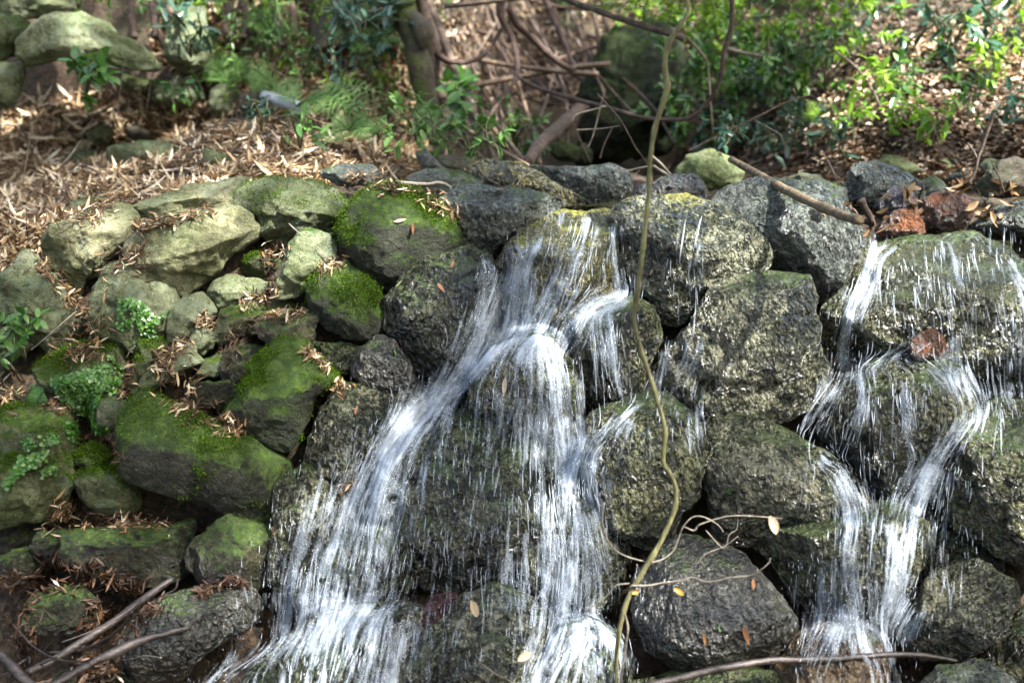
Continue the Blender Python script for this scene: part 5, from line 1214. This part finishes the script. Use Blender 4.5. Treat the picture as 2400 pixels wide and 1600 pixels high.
# leaning weathered stick on the crest, logs at the foot
def surf_stick(name, k, line, r, mat, label, cat, group=None, lift=0, n=50, lump=.2, smooth=True):
    c = px(k, line); c = spline(c, 30) if len(c) > 2 else spline(c, 30)
    d = look(DM, c) - np.mean(np.atleast_1d(r)) * .8 - lift
    t = np.linspace(0, 1, 30)
    # a stick is stiff: a straight line of distances that clears the rocks
    A = np.stack([np.ones(30), t], 1); co = np.linalg.lstsq(A, d, rcond=None)[0]; f = A @ co
    f = f - max(0, np.percentile(f - d, 90))
    P = CAM + rays(c) * f[:, None]
    V, Q, T = tube_vf(spline(P, n), r, 10, lump, 5)
    return tag(mesh_obj(name, V, [Q, T], M[mat]), label, cat, group)
surf_stick("log", 3, "330,1085 500,1180 700,1290 900,1390 1100,1470 1200,1500", [.013, .0145, .015, .0145, .014], 'log_dry', "weathered straight stick leaning over the crest between the falls", "log", lump=.22)
FS = "sticks and twigs on the ground"
stick("log", 10, "1170,860 1000,980 800,1130 600,1260 400,1390 190,1500", [3.15, 2.95], [.010, .0115, .012, .012, .013], 'wood_wet', "smooth wet grey stick slanting over the soaked leaves at the foot of the wall", "log", lump=.12)
stick("fallen_branch", 10, "1290,1190 1160,1225 1020,1260 900,1300 780,1360 650,1420 520,1490 380,1570 250,1640", [3.05, 2.85], [.008, .010, .013, .012, .012, .013], 'wood_wet', "bark covered branch with a broken end lying below the smooth wet stick", "branch", lump=.4)
stick("plank", 10, "-60,1320 60,1430 150,1530 260,1620", [2.95, 2.85], [.014], 'wood_wet', "dark flat stick in the lowest outer corner", "stick")
for s, r, lab in [("1210,870 1190,930 1090,980 1060,1010", .003, "short reddish twig by the end of the smooth wet stick"), ("960,1010 850,1090 700,1180 560,1240 420,1290", .003, "thin dark twig lying along the smooth wet stick"), ("150,1240 230,1320 350,1390 480,1420 640,1415", .003, "black wiry twig crossing the smooth wet stick"), ("330,1360 520,1350 680,1290 820,1190 900,1080", .004, "reddish bent twig between the stick and the branch"), ("820,1410 920,1400 980,1380 1100,1395", .002, "pale forked twiglet under the fallen branch"), ("60,1560 160,1500 300,1430 390,1390", .003, "dark twig in the lowest corner beside the flat stick"), ("680,1560 710,1500 760,1440", .002, "pale upright twiglet at the low boulder")]:
    stick("twig", 10, s, [3.05, 2.9], [r, r * .7], 'wood_wet' if 'pale' not in lab else 'twig', lab, "twig", FS, sides=6)
stick("wet_twig", 12, "-250,1590 0,1530 200,1480 400,1445 600,1415 800,1410 1000,1405 1200,1390 1400,1375 1600,1375 1750,1395 1860,1415", [2.85, 2.95, 2.95], [.011, .011, .010, .009, .007, .004], 'wood_wet', "long arched glossy twig across the foot of the far fall", "twig", FS, n=80, lump=.15)
for k, s, Y, r, lab in [(5, "250,95 400,85 560,95 680,85 770,130", [4.0, 3.95], .009, "pale dead branch lying behind the big mossy crest boulder"), (5, "930,-10 1000,60 1070,95", [4.15, 4.05], .006, "dark stick lying on the long slanting crest stone"), (5, "1195,100 1230,50 1320,0", [4.12, 4.15], .004, "grey bent twig on the long slanting crest stone"),
   (2, "1570,825 1600,780 1720,745 1810,720", 4.9, .004, "pale bare twig in the air before the huge dark boulder, upper one"), (2, "1600,885 1780,875 1900,855", 4.9, .003, "level bare twig below the upper pale one"), (2, "1760,1080 1790,980 1840,880 1860,860", 4.9, .004, "upright forked bare twig before the huge dark boulder"), (2, "1740,640 1900,820 2000,1000 2090,1120", 4.8, .004, "long thin dark twig slanting down to the hanging vine"), (2, "1600,890 1650,1010 1700,1110", 5.0, .003, "dark bare twig nearest the dark log"), (2, "1920,1170 2050,1140 2120,1130", 4.5, .005, "pale twig end lying on the wet rounded block"), (2, "2110,1060 2180,1120 2250,1200", 4.6, .006, "buff broken stick behind the hanging vine"), (2, "2120,1130 2220,1190 2270,1210", 4.5, .007, "second buff broken stick crossing the first behind the hanging vine"), (2, "1960,1280 1990,1200 2030,1160", 4.5, .003, "thin pale twig standing at the crest gap"),
   (2, "490,960 620,850 830,750 920,690", 5.0, .004, "fine grey twig reaching over the ferns"), (2, "1680,1000 1720,900 1790,620", 5.1, .003, "fine vertical twig before the huge dark boulder"),
   (3, "40,1030 230,930 500,800 700,700 850,655 910,670", 4.9, .005, "long dark twig crossing in front of the shrubs"), (3, "490,820 600,880 660,920 690,990", 4.9, .003, "forked pale twiglet hanging from the long dark twig"), (3, "2120,770 2080,880 2040,1000 2010,1080 1990,1170 1950,1250", 4.3, .007, "reddish dead stalk rising from the leaf jam on the crest"), (3, "1940,975 1980,1030 2010,1090", 4.3, .004, "pale hooked twig beside the reddish dead stalk"), (3, "980,1090 1030,1190 1040,1220", 4.7, .007, "short broken stick standing behind the weathered stick"), (3, "1780,990 1850,970 1930,950", 5.2, .012, "grey stick lying on the litter slope"), (3, "1210,1360 1250,1430 1300,1530", 4.0, .014, "black stub in the leaf jam at the end of the weathered stick"), (3, "2110,1120 2160,1220 2190,1310", 4.25, .003, "dark straight stalk before the large brown violet rock"), (3, "290,330 400,360 540,385", 5.6, .012, "pale dead twig in the shrubs by the liana"), (3, "-10,230 80,310 160,410 180,560 190,700 210,930", 5.4, .005, "thin olive stem between the vine and the liana"), (3, "560,430 640,390 660,360", 4.02, .002, "fine straw on the broad grey rock"),
   (4, "2050,925 2140,970 2240,1030 2330,1060 2450,1110", [3.72, 3.68], .0025, "fine arching straw stem over the dark triangular wedge"), (4, "1965,360 2050,440 2200,580 2330,640", [3.75, 3.7], .0025, "fine grey twig across the upright rounded rock"), (4, "210,1220 320,1130 410,1050 520,955", [3.55, 3.6], .003, "thin dark twig before the blue grey end rock"), (4, "860,1270 890,1220 925,1190", 3.6, .002, "tiny straw stub by the narrow upright rock"), (1, "420,1130 480,1060 550,960", 4.5, .006, "brown forked twig standing at the pale lichen stone"), (1, "1000,740 1020,600 1060,390", 5.2, .003, "thin dark stalk in front of the outcrop"), (1, "1980,1300 2110,1290 2230,1310 2330,1360", [4.1, 4.0], .006, "grey stick lying on the broad overhanging rock"), (1, "150,1250 180,1100 210,850", 4.5, .003, "thin black stalk in the straw at the outer edge"), (1, "800,800 860,400 1060,220", 5.3, .002, "fine bent stalk at the mouth of the hollow"), (4, "-20,640 100,560 250,470 380,380", [3.9, 4.0], .009, "dark crooked branch under the leaf pile at the end of the wall")]:
    stick("twig", k, s, Y, [r, r * .7], 'twig' if any(w in lab for w in ('pale', 'grey', 'straw', 'buff', 'fine')) else 'bark', lab, "twig", FS, sides=6)
# ------------------------------------------------------------------ unseen tree crowns added overhead, leaves and gaps shaped to cast the shade
def sun_gap(p):
    """share of the crown leaves missing over the bare ground at survey points p"""
    s = np.zeros(len(p))
    n1 = pnoise(np.stack([p[:, 0] / 210, p[:, 1] / 120, 0 * p[:, 0] + .3], 1), 31) + .35 * pnoise(np.stack([p[:, 0] / 70, p[:, 1] / 50, 0 * p[:, 0] + .3], 1), 32)
    for poly, v, lim in [("2540,-140 2540,260 2330,300 2210,290 2110,275 2040,330 1930,395 1750,360 1780,150 1930,70 2030,20 2140,-50 2200,-140", .995, -.7), ("1240,-140 1720,-140 1830,40 1960,-120 2080,100 1930,220 1700,190 1340,150", .985, -.4),
                         ("1005,20 1115,20 1130,160 1040,160", .99, -9), ("1750,20 2200,40 2460,-60 2460,330 2150,330 1700,260", .97, .22)]:
        s = np.maximum(s, np.where(in_poly(p, px(0, poly)) & (n1 > lim), v, 0))
    return s

def build_added_canopy():
    n = 52000
    T = np.stack([RNG.uniform(-5.5, 7.5, n), RNG.uniform(-1.5, 13, n), np.zeros(n)], 1)
    T[:, 2] = np.where(T[:, 1] > 4, z_ground(T[:, 0], T[:, 1]), RNG.uniform(0, 1.6, n))
    p, _, _ = project(T)
    g = sun_gap(p)
    wall = (T[:, 1] < 4.9) & (T[:, 0] > -1.0)
    g = np.maximum(g, np.where(wall, .64, 0))
    g = np.maximum(g, np.where((T[:, 1] < 4.4) & (T[:, 0] <= -1.0), .3, 0))
    g = np.where((T[:, 0] < -.8) & (T[:, 1] < 4.05) & (T[:, 2] < .75), 0, g)
    fine = wall | ((T[:, 1] < 4.4) & (T[:, 0] <= -1.0))
    keep = RNG.random(n) > g
    T = T[keep]; fine = fine[keep]
    rep = np.where(fine, 4, 1); T = np.repeat(T, rep, 0); fine = np.repeat(fine, rep); n = len(T)
    T = T + np.where(fine, .12, 0)[:, None] * RNG.normal(size=(n, 3))
    t = RNG.uniform(9.5, 14, n)
    P = T + SUN * t[:, None]  # leaves set along the sun rays, left out where sun patches should fall
    cell = np.floor(P[:, 0] / 8).astype(int) * 100 + np.floor(P[:, 1] / 8.0).astype(int)
    names, ci = np.unique(cell, return_inverse=True)
    L = RNG.uniform(.12, .22, n) * np.where(fine, .5, 1)
    for c in range(len(names)):
        m = ci == c
        if m.sum() < 200: continue
        top = np.array([P[m][:, 0].mean(), np.quantile(P[m][:, 1], .04), P[m][:, 2].mean()])
        base = np.array([top[0] + .5, min(top[1] - 3.0, -8.5), -.1]); base[2] = 2.0 * sstep(-base[1], 2.2, 8) - .1
        o = thing("tree", base, "unseen tall tree added on the near bank, crown shaped to shade the gully", "tree", "unseen trees added to shade the gully")
        nn = norm(RNG.normal(size=(m.sum(), 3)) * .5 + SUN)
        V, F = leaves_vf(P[m], rnd_dirs(m.sum()), nn, L[m], L[m] * .65, .1, .2, 'mini')
        mesh_obj("crown", V, F, M['added_canopy'], o, smooth=False)
        S = spline([base, base * .6 + top * .4 + [.3, .5, 0], top], 24)
        V, Q, T2 = tube_vf(S, [.22, .15, .06], 10, .2)
        mesh_obj("trunk", V, [Q, T2], M['bark'], o)
build_added_canopy()

# unseen trees added all round to block sky light on rocks and gully
for c, r, n in [((-6.5, -6, 4.6), 3.2, 3000), ((-2.2, -8, 5.4), 3.4, 3400), ((2.5, -7.5, 5.0), 3.3, 3400), ((7, -6, 4.8), 3.2, 3000), ((-9, 0, 4.0), 2.8, 2200), ((10, 0.5, 4.6), 3.0, 2400), ((-8, 5.5, 6.5), 3.0, 2200), ((.4, 12, 6.4), 2.6, 2400), ((-3.6, 11, 6.8), 2.6, 2400), ((4.2, 13, 8.6), 2.6, 2000)]:
    c = np.array(c, float)
    u = rnd_dirs(n); P = c + u * (r * RNG.uniform(.45, 1.0, n) ** .6)[:, None] * [1, .8, .85] + .5 * np.stack([fbm(u, 2.5, 2, 40 + i) for i in range(3)], 1)
    gz = np.where(P[:, 1] > 4, z_ground(P[:, 0], P[:, 1]), 2.0 * sstep(-P[:, 1], 2.2, 8)) + .2
    P = P[P[:, 2] > gz]; n = len(P)
    L = RNG.uniform(.16, .3, n)
    base = np.array([c[0], c[1], 0]); base[2] = float(z_ground(base[:1], base[1:2])[0]) if c[1] > 4 else 2.0 * sstep(-c[1], 2.2, 8) - .1
    o = thing("tree", base, "unseen leafy tree added to close off the sky", "tree", "unseen trees added to block the sky")
    V, F = leaves_vf(P, rnd_dirs(n), norm(RNG.normal(size=(n, 3)) * .7 + [0, 0, 1]), L, L * .65, .1, .2, 'mini')
    mesh_obj("crown", V, F, M['added_canopy'], o, smooth=False)
    V, Q, T2 = tube_vf(spline([base, (base + c) / 2 + [.15, .1, 0], c + [0, 0, r * .4]], 20), [.2, .14, .05], 10, .2)
    mesh_obj("trunk", V, [Q, T2], M['bark'], o)
# the wall goes on past both ends of what the photograph shows
for o in [o for o in scene.objects if o.parent is None and o.get("group") in (W, WF)]:
    x, y, z = o.location
    for lo, hi, dx, lab in ((-1.5, -.55, -1.45, "rock of the wall running on past its mossy end"), (.45, 1.5, 1.5, "rock of the wall running on past the far fall")):
        if lo < x < hi and o.get("category") == "rock":
            c = o.copy(); COL.objects.link(c); c.location = (x + dx, y - .02, z + (.02 if dx > 0 else -.12))
            c["label"] = lab; c["group"] = lab.replace("rock", "rocks", 1)
            for ch in o.children:
                d = ch.copy(); COL.objects.link(d); d.parent = c
# ------------------------------------------------------------------ water
def guide(s, n=120):
    """'x,y,halfwidth ...' surveyed course of the water"""
    a = np.array([[float(v) for v in q.split(',')] for q in s.split()]) / 0.98
    return spline(a, n)

def course_frame(G):
    T = norm(np.gradient(G[:, :2], axis=0)); N = np.stack([-T[:, 1], T[:, 0]], 1)
    seg = np.append(0, np.cumsum(np.linalg.norm(np.diff(G[:, :2], axis=0), axis=1)))
    return T, N, seg

GS = 2.4                                   # survey units between neighbouring points of the water sheet
def flow_field(courses, box):
    """thickness and direction of the water over a surveyed box, from the separate courses"""
    x0, y0, x1, y1 = box
    nx, ny = int((x1 - x0) / GS), int((y1 - y0) / GS)
    miss = np.ones((ny, nx)); U = np.zeros((ny, nx)); W = np.full((ny, nx), .02)
    V = np.full((ny, nx), .02)
    for G, c in courses:
        T, N, seg = course_frame(G)
        fade = np.clip(sstep(seg / seg[-1], -.02, .10), .05, 1) * np.clip(1 - sstep(seg / seg[-1], .86, 1.02), .05, 1)
        D = np.zeros((ny, nx))
        for k in range(0, len(G), 2):
            cx, cy_, h = (G[k, 0] - x0) / GS, (G[k, 1] - y0) / GS, max(G[k, 2] * 1.32 / GS, 4.0)
            r = int(h * 2.3) + 1
            a0, a1, b0, b1 = max(0, int(cx) - r), min(nx, int(cx) + r + 1), max(0, int(cy_) - r), min(ny, int(cy_) + r + 1)
            if a1 <= a0 or b1 <= b0: continue
            gx, gy = np.meshgrid(np.arange(a0, a1) - cx, np.arange(b0, b1) - cy_)
            w = np.exp(-(gx * gx + gy * gy) / (h * h)) * fade[k]
            D[b0:b1, a0:a1] = np.maximum(D[b0:b1, a0:a1], w)
            ww = (w * c['veil']) ** 2
            U[b0:b1, a0:a1] += ww * T[k, 0] / h; V[b0:b1, a0:a1] += ww * T[k, 1] / h
        gx, gy = np.meshgrid(np.arange(nx) * GS + x0 - G[0, 0], np.arange(ny) * GS + y0 - G[0, 1])
        D *= sstep(gx * T[0, 0] + gy * T[0, 1], -9, 7)                # nothing above the lip it springs from
        miss *= 1 - np.clip(c['veil'] * D, 0, .98)
    n = np.hypot(U, V) + 1e-9
    return 1 - miss, U / n, V / n

def smear(noise, U, V, steps, h=1.0):
    """average a noise along the flow: the strings and threads of the water"""
    ny, nx = noise.shape
    Y0, X0 = np.mgrid[0:ny, 0:nx].astype(float)
    acc = noise.copy(); n = 1
    for sg in (1, -1):
        X, Y = X0.copy(), Y0.copy()
        for _ in range(steps):
            i = np.clip(X.round().astype(int), 0, nx - 1); j = np.clip(Y.round().astype(int), 0, ny - 1)
            X += sg * U[j, i] * h; Y += sg * V[j, i] * h
            i = np.clip(X.round().astype(int), 0, nx - 1); j = np.clip(Y.round().astype(int), 0, ny - 1)
            acc += noise[j, i]; n += 1
    acc /= n
    return (acc - acc.mean()) / acc.std()

def water_sheet(field, box, seed, lift, gain, bias):
    D, U, V = field
    ny, nx = D.shape; rg = np.random.default_rng(seed)
    gy, gx = np.mgrid[0:ny, 0:nx]
    # strings wander a little from the mean course
    Pn = np.stack([gx.ravel() / 22, gy.ravel() / 30, 0 * gx.ravel() + seed], 1)
    a = (.16 * pnoise(Pn, seed) + .10 * pnoise(Pn * 2.7, seed + 1)).reshape(ny, nx)
    U2, V2 = U * np.cos(a) - V * np.sin(a), U * np.sin(a) + V * np.cos(a)
    wn = rg.normal(size=(ny, nx))
    S = .24 * smear(wn, U2, V2, 18) + .62 * smear(blur(rg.normal(size=(ny, nx)), 1), U2, V2, 26) + .70 * smear(blur(rg.normal(size=(ny, nx)), 3), U2, V2, 40) 
    S += .45 * (pnoise(Pn * 1.6, seed + 3) * 1.6).reshape(ny, nx)
    S /= S.std()
    A = (D - .5) * gain + .215 * S + bias
    A = np.clip(A, 0, 1) ** 1.15 * sstep(D, .03, .16) * .92
    p = np.stack([box[0] + gx.ravel() * GS, box[1] + gy.ravel() * GS], 1)
    dist = look(EM, p) - lift - .004 * np.clip(S.ravel(), -1.5, 2) * np.sqrt(D.ravel())
    P = CAM + rays(p) * dist[:, None]
    i = (np.arange(ny - 1)[:, None] * nx + np.arange(nx - 1)[None])
    F = np.stack([i, i + nx, i + nx + 1, i + 1], -1).reshape(-1, 4)
    Af = A.ravel()
    F = F[Af[F].max(1) > .012]
    used, inv = np.unique(F.ravel(), return_inverse=True)
    return P[used], inv.reshape(-1, 4), Af[used]

def threads(field, box, count, Lr, Wr, lift, dens, power=1.0):
    """separate threads and long drops carried along by the flow"""
    D, U, V = field; ny, nx = D.shape; m = 7
    Pn = np.stack([np.arange(ny * nx) % nx / 9., np.arange(ny * nx) // nx / 26., np.zeros(ny * nx)], 1)
    w = (D.ravel() ** power) * np.clip(.5 + pnoise(Pn, 77), .04, 2)
    w = np.where(D.ravel() > .05, w, 0)
    c = RNG.choice(ny * nx, count, p=w / w.sum())
    X, Y = (c % nx) + RNG.random(count), (c // nx) + RNG.random(count)
    L = RNG.uniform(*Lr, count) * (.5 + RNG.random(count)) / .98 / GS / (m - 1)
    a = RNG.normal(size=count) * .10
    path = []
    for k in range(m):
        path.append(np.stack([X, Y], 1))
        i = np.clip(X.astype(int), 0, nx - 1); j = np.clip(Y.astype(int), 0, ny - 1)
        u, v = U[j, i], V[j, i]
        X = X + (u * np.cos(a) - v * np.sin(a)) * L; Y = Y + (u * np.sin(a) + v * np.cos(a)) * L
    q = np.stack(path, 1).reshape(-1, 2) * GS + np.array(box[:2])
    tt = np.linspace(0, 1, m)
    dist = look(EM, q) - np.repeat(RNG.uniform(*lift, count), m)
    P = (CAM + rays(q) * dist[:, None]).reshape(count, m, 3)
    Tn = norm(np.gradient(P, axis=1) + 1e-7)
    A = norm(np.cross(Tn, np.broadcast_to(norm(np.array([0, -1.0, .25])), Tn.shape))); B = np.cross(Tn, A)
    r = RNG.uniform(*Wr, count)[:, None] * (np.sin(np.pi * (tt * .94 + .03)) ** .75)[None] * 3.75 / FPX
    sd = 5; th = np.linspace(0, 2 * np.pi, sd, endpoint=False)
    Vv = P[:, :, None] + r[..., None, None] * (np.cos(th)[None, None, :, None] * A[:, :, None] + .6 * np.sin(th)[None, None, :, None] * B[:, :, None])
    base = (np.arange(count) * m * sd)[:, None, None]
    i = np.arange(m - 1)[None, :, None] * sd; j = np.arange(sd)[None, None]
    F = np.stack(np.broadcast_arrays(base + i + j, base + i + (j + 1) % sd, base + i + sd + (j + 1) % sd, base + i + sd + j), -1).reshape(-1, 4)
    return Vv.reshape(-1, 3), F, np.full(count * m * sd, dens)

def drops(G, count, Rr, lift=(.02, .12)):
    """small round splash drops thrown off the course"""
    i = RNG.integers(0, len(G), count)
    q = G[i, :2] + RNG.normal(size=(count, 2)) * (G[i, 2] * .75)[:, None]
    P = CAM + rays(q) * (look(EM, q) - RNG.uniform(*lift, count))[:, None]
    S, Fo = ico(1)
    r = RNG.uniform(*Rr, count) * 3.75 / FPX
    V = P[:, None] + S[None] * r[:, None, None] * np.array([.8, .8, 1.5])
    F = (np.arange(count) * len(S))[:, None, None] + Fo[None]
    return V.reshape(-1, 3), F.reshape(-1, 3)

def waterfall(name, label, courses, box, nth, lipbox, thin=0.0):
    box = np.array(box) / .98
    o = thing(name, CAM + rays(courses[0][0][:1, :2])[0] * 3.7 - np.array([0, 0, 1.3]), label, "waterfall")
    o["kind"] = 'structure'
    f = flow_field(courses, box)
    for seed, lift, gain, bias in ((3, .010, .95, .085), (9, .026, 1.0, -.12)):
        V, F, a = water_sheet(f, box, seed + len(courses), lift, gain, bias - thin)
        mesh_obj("water_sheet", V, F, M['veil'], o, attr={"dens": a})
    gx, gy = np.meshgrid(np.arange(lipbox[0], lipbox[2], 3.0) / .98, np.arange(lipbox[1], lipbox[3], 3.0) / .98)
    p = np.stack([gx.ravel(), gy.ravel()], 1); nc = gx.shape[1]; i = np.arange(gx.shape[0] - 1)[:, None] * nc + np.arange(nc - 1)[None]
    V = CAM + rays(p) * (look(EM, p) - .008 - .003 * pnoise(np.stack([gx.ravel() / 16, gy.ravel() / 30, 0 * gx.ravel()], 1), 8))[:, None]
    mesh_obj("water_lip", V, np.stack([i, i + nc, i + nc + 1, i + 1], -1).reshape(-1, 4), M['lip'], o)
    Vs, Fs, As, k = [], [], [], 0
    for n, Lr, Wr, lf, dn, pw in ((nth, (12, 44), (.4, .9), (.012, .05), .6, 1.0), (nth, (4, 16), (.35, .75), (.02, .09), .6, .55), (nth // 4, (40, 100), (1.2, 2.6), (.012, .03), .2, 1.3)):
        V, F, a = threads(f, box, n, Lr, Wr, lf, dn, pw)
        Vs.append(V); Fs.append(F + k); As.append(a); k += len(V)
    t = mesh_obj("water_threads", np.vstack(Vs), np.vstack(Fs), M['foam'], o, attr={"dens": np.concatenate(As)})
    t["kind"] = 'stuff'
    Vs, Fs, k = [], [], 0
    for G, c in courses:
        if c.get('drops'):
            V, F = drops(G, c['drops'], (.4, 1.3)); Vs.append(V); Fs.append(F + k); k += len(V)
    V = np.vstack(Vs)
    t = mesh_obj("splash_drops", V, np.vstack(Fs), M['foam'], o, attr={"dens": np.full(len(V), .9)})
    t["kind"] = 'stuff'
    return o

def C(s, d, veil_=.6, dr=0, sp=.5, layers=2):
    return (guide(s), dict(veil=veil_, drops=int(dr)))

MAIN = [
 C("720,1360,110 720,1400,90", 1, .24, 220), C("1300,1400,90 1290,1440,70", 1, .24, 200), C("1190,775,60 1185,800,60", 1, .13, 90), C("860,1395,130 850,1420,120", 1, .24, 160),
 C("1340,498,50 1330,540,70 1320,580,90 1300,640,105 1280,700,110", 1.5, .35, 20, .55),
 C("1250,545,10 1210,600,18 1160,670,28 1120,740,35 1090,800,35 1060,850,32", 3.2, .62, 60),
 C("1108,588,10 1118,630,16 1110,690,22 1090,760,30 1060,830,34", 3.0, .6, 40),
 C("1330,560,14 1290,640,16 1250,710,22 1215,768,34 1195,790,40", 3.2, .62, 40),
 C("1180,560,20 1200,640,30 1190,700,35 1180,760,40", 2.0, .5, 20),
 C("1400,520,14 1405,600,18 1420,650,20 1430,700,24", 2.2, .5, 20),
 C("1440,690,20 1380,690,24 1310,730,20 1280,790,18", 3.2, .66, 50),
 C("1355,700,14 1330,770,18 1300,810,22", 2.2, .5, 10),
 C("1395,700,10 1400,780,16 1408,860,20 1425,920,16", 1.8, .46, 10),
 C("1340,700,30 1360,800,40 1370,900,45", .6, .26, 0),
 C("1270,790,34 1200,775,26 1140,810,24 1070,860,30 1000,925,34 930,1000,38 870,1060,40", 4.2, .60, 120),
 C("1050,850,28 980,930,40 910,1010,50 860,1090,66 800,1180,86 760,1270,96 725,1350,95 705,1420,80", 1.9, .5, 160, .55, 3),
 C("1000,900,20 930,985,26 880,1050,30 850,1120,40 830,1200,50", 2.2, .6, 40),
 C("900,1080,40 870,1180,60 850,1280,70 850,1390,70", 1.3, .34, 40, .6),
 C("1235,780,34 1262,840,36 1275,910,40 1282,980,38 1288,1060,34", 3.4, .58, 80),
 C("1290,960,34 1300,1060,34 1300,1150,40 1312,1250,54 1305,1340,64 1300,1430,66", 2.6, .66, 140, .5, 3),
 C("1200,800,40 1190,880,60 1180,950,80", 1.4, .34, 30),
 C("1150,900,70 1130,1000,120 1100,1120,140 1080,1240,150 1080,1370,150", .62, .24, 60, .6),
 C("1220,950,20 1222,1040,18 1225,1130,20", 2.4, .5, 0), C("1190,1130,40 1200,1240,46 1210,1350,46", 1.6, .3, 10),
 C("1480,925,14 1430,955,16 1380,1000,18 1335,1045,22 1310,1090,24", 3.0, .6, 30),
 C("1440,960,40 1400,1040,46 1380,1110,40", .9, .34, 6),
 C("1340,1000,26 1350,1100,30 1370,1180,30", 1.3, .4, 6),
 C("1340,1180,30 1380,1280,36 1400,1380,36", 1.0, .36, 10),
 C("1320,1400,50 1300,1460,44 1260,1530,44 1230,1600,46", 2.4, .62, 60), C("1300,1440,14 1360,1425,16 1420,1470,18 1440,1530,20", 1.8, .5, 30), C("1360,1450,50 1350,1530,60 1350,1600,60", .9, .34, 10),
 C("945,1385,20 880,1400,18 800,1420,18 700,1460,22 610,1505,26 520,1550,30 440,1600,34", 2.6, .46, 30),
 C("840,1400,80 800,1470,100 760,1600,110", .8, .36, 10), C("905,1420,30 895,1500,34 885,1600,36", 1.8, .48, 8),
 C("690,1205,8 670,1280,14 655,1360,18", 1.2, .34, 8),
 C("1640,590,40 1640,640,44 1645,690,26", 1.3, .4, 4), C("1655,600,10 1640,680,14 1625,740,18 1600,830,26 1560,900,34", 1.5, .46, 8), C("1690,520,60 1650,560,70 1640,600,70", .5, .24, 0), C("1590,930,26 1595,980,22 1600,1030,18", 1.2, .4, 2),
 C("1765,560,6 1775,610,12 1785,650,10", 1.6, .5, 2), C("1560,780,40 1540,860,50 1520,920,50", .5, .26, 0),
]
waterfall("waterfall", "main white fall spreading down the middle of the rock wall in two legs", MAIN, (400, 470, 1620, 1610), 1700, (1215, 492, 1425, 640))
FAR = [
 C("1985,1400,80 1985,1440,70", 1, .24, 120), C("2060,1150,60 2050,1180,60", 1, .13, 60), C("1960,1150,40 1960,1180,44", 1, .13, 50), C("1930,870,40 1930,900,36", 1, .13, 40),
 C("2010,545,12 2000,590,16 1985,650,22 1960,710,26 1940,780,22 1935,860,24", 2.3, .6, 20),
 C("2060,560,12 2020,590,12 1990,650,14 1960,715,16", 3.0, .66, 12),
 C("2120,548,90 2110,620,140 2130,700,160 2170,800,150 2180,860,120", .55, .16, 12, .6),
 C("2200,560,100 2230,650,120 2270,760,110 2290,860,90", .8, .17, 12, .6), C("2150,560,90 2160,590,110 2170,640,110", .8, .2, 0, .6),
 C("2310,595,14 2340,640,16 2365,690,18 2400,780,20", 2.6, .62, 10), C("2330,700,40 2330,800,44 2330,880,40", .8, .32, 2),
 C("2130,780,14 2090,800,16 2020,830,18 1980,850,20", 2.0, .52, 14), C("2190,770,20 2195,830,24 2200,880,30", 1.6, .46, 10),
 C("1950,800,24 1940,860,26 1905,910,22 1875,960,20 1850,1000,16", 2.4, .6, 20), C("1965,850,24 1985,890,20 1975,950,18 1950,1010,16 1930,1050,14", 2.2, .56, 10),
 C("1985,855,16 2060,835,16 2140,845,18 2190,875,20", 1.8, .46, 20), C("2080,870,14 2085,940,16 2090,1000,16 2110,1060,16", 1.6, .5, 8),
 C("2050,850,80 2050,940,90 2050,1060,80", .45, .22, 4, .6),
 C("2190,850,30 2225,900,30 2240,940,26 2205,995,24 2160,1050,28 2120,1100,36 2090,1150,34", 2.7, .68, 70),
 C("2150,1070,34 2100,1140,34 2085,1200,28 2075,1280,26 2060,1360,28 2040,1420,30", 2.7, .66, 60, .5, 3),
 C("2170,1080,40 2160,1160,40 2150,1220,30", .9, .36, 6), C("2180,1230,30 2175,1290,26 2180,1340,16", .7, .3, 0),
 C("1880,1050,26 1925,1075,20 1950,1110,22 1975,1160,18", 3.0, .68, 40), C("1930,1090,24 1955,1150,26 1965,1200,26", 2.0, .56, 10), C("1870,1060,30 1860,1110,30", .8, .3, 2),
 C("1965,1170,24 1955,1230,34 1945,1300,44 1945,1380,50 1950,1440,54", 1.4, .5, 40, .55), C("2030,1200,50 2020,1300,60 2010,1420,60", 1.0, .4, 20, .6),
 C("1900,1290,50 1890,1370,56 1885,1430,50", .7, .3, 6), C("2090,1380,40 2050,1430,40", .9, .36, 4),
 C("1990,1420,50 2010,1480,44 2030,1540,36 2035,1600,34", 2.0, .54, 30), C("1920,1430,40 1900,1460,46 1880,1500,40", .8, .34, 4),
 C("2270,880,10 2275,920,12 2270,950,14", 2.0, .5, 2), C("2320,880,20 2330,930,24", 1.4, .42, 2), C("2230,1180,20 2230,1280,20", .35, .2, 0),
]
waterfall("waterfall", "far fall of two thin streams joining over the olive rocks, beside the hump backed rock", FAR, (1790, 510, 2420, 1610), 900, (2030, 552, 2330, 700), .085)

# the stream behind the crest, and its clear lip bending over the edge
xs = np.linspace(-.05, 1.5, 160); ys = np.linspace(4.08, 6.0, 90)
X, Y = np.meshgrid(xs, ys); Z = 1.548 + .006 * (Y - 4) + .0025 * fbm(np.stack([X.ravel(), Y.ravel() * .6, 0 * X.ravel()], 1), 9, 3, 2).reshape(X.shape)
i = np.arange(89)[:, None] * 160 + np.arange(159)[None]
F = np.stack([i, i + 1, i + 161, i + 160], -1).reshape(-1, 4)
tag(mesh_obj("stream_water", np.stack([X, Y, Z], -1).reshape(-1, 3), F, M['pool']), "clear shallow stream arriving behind the crest", "water", None, 'structure')
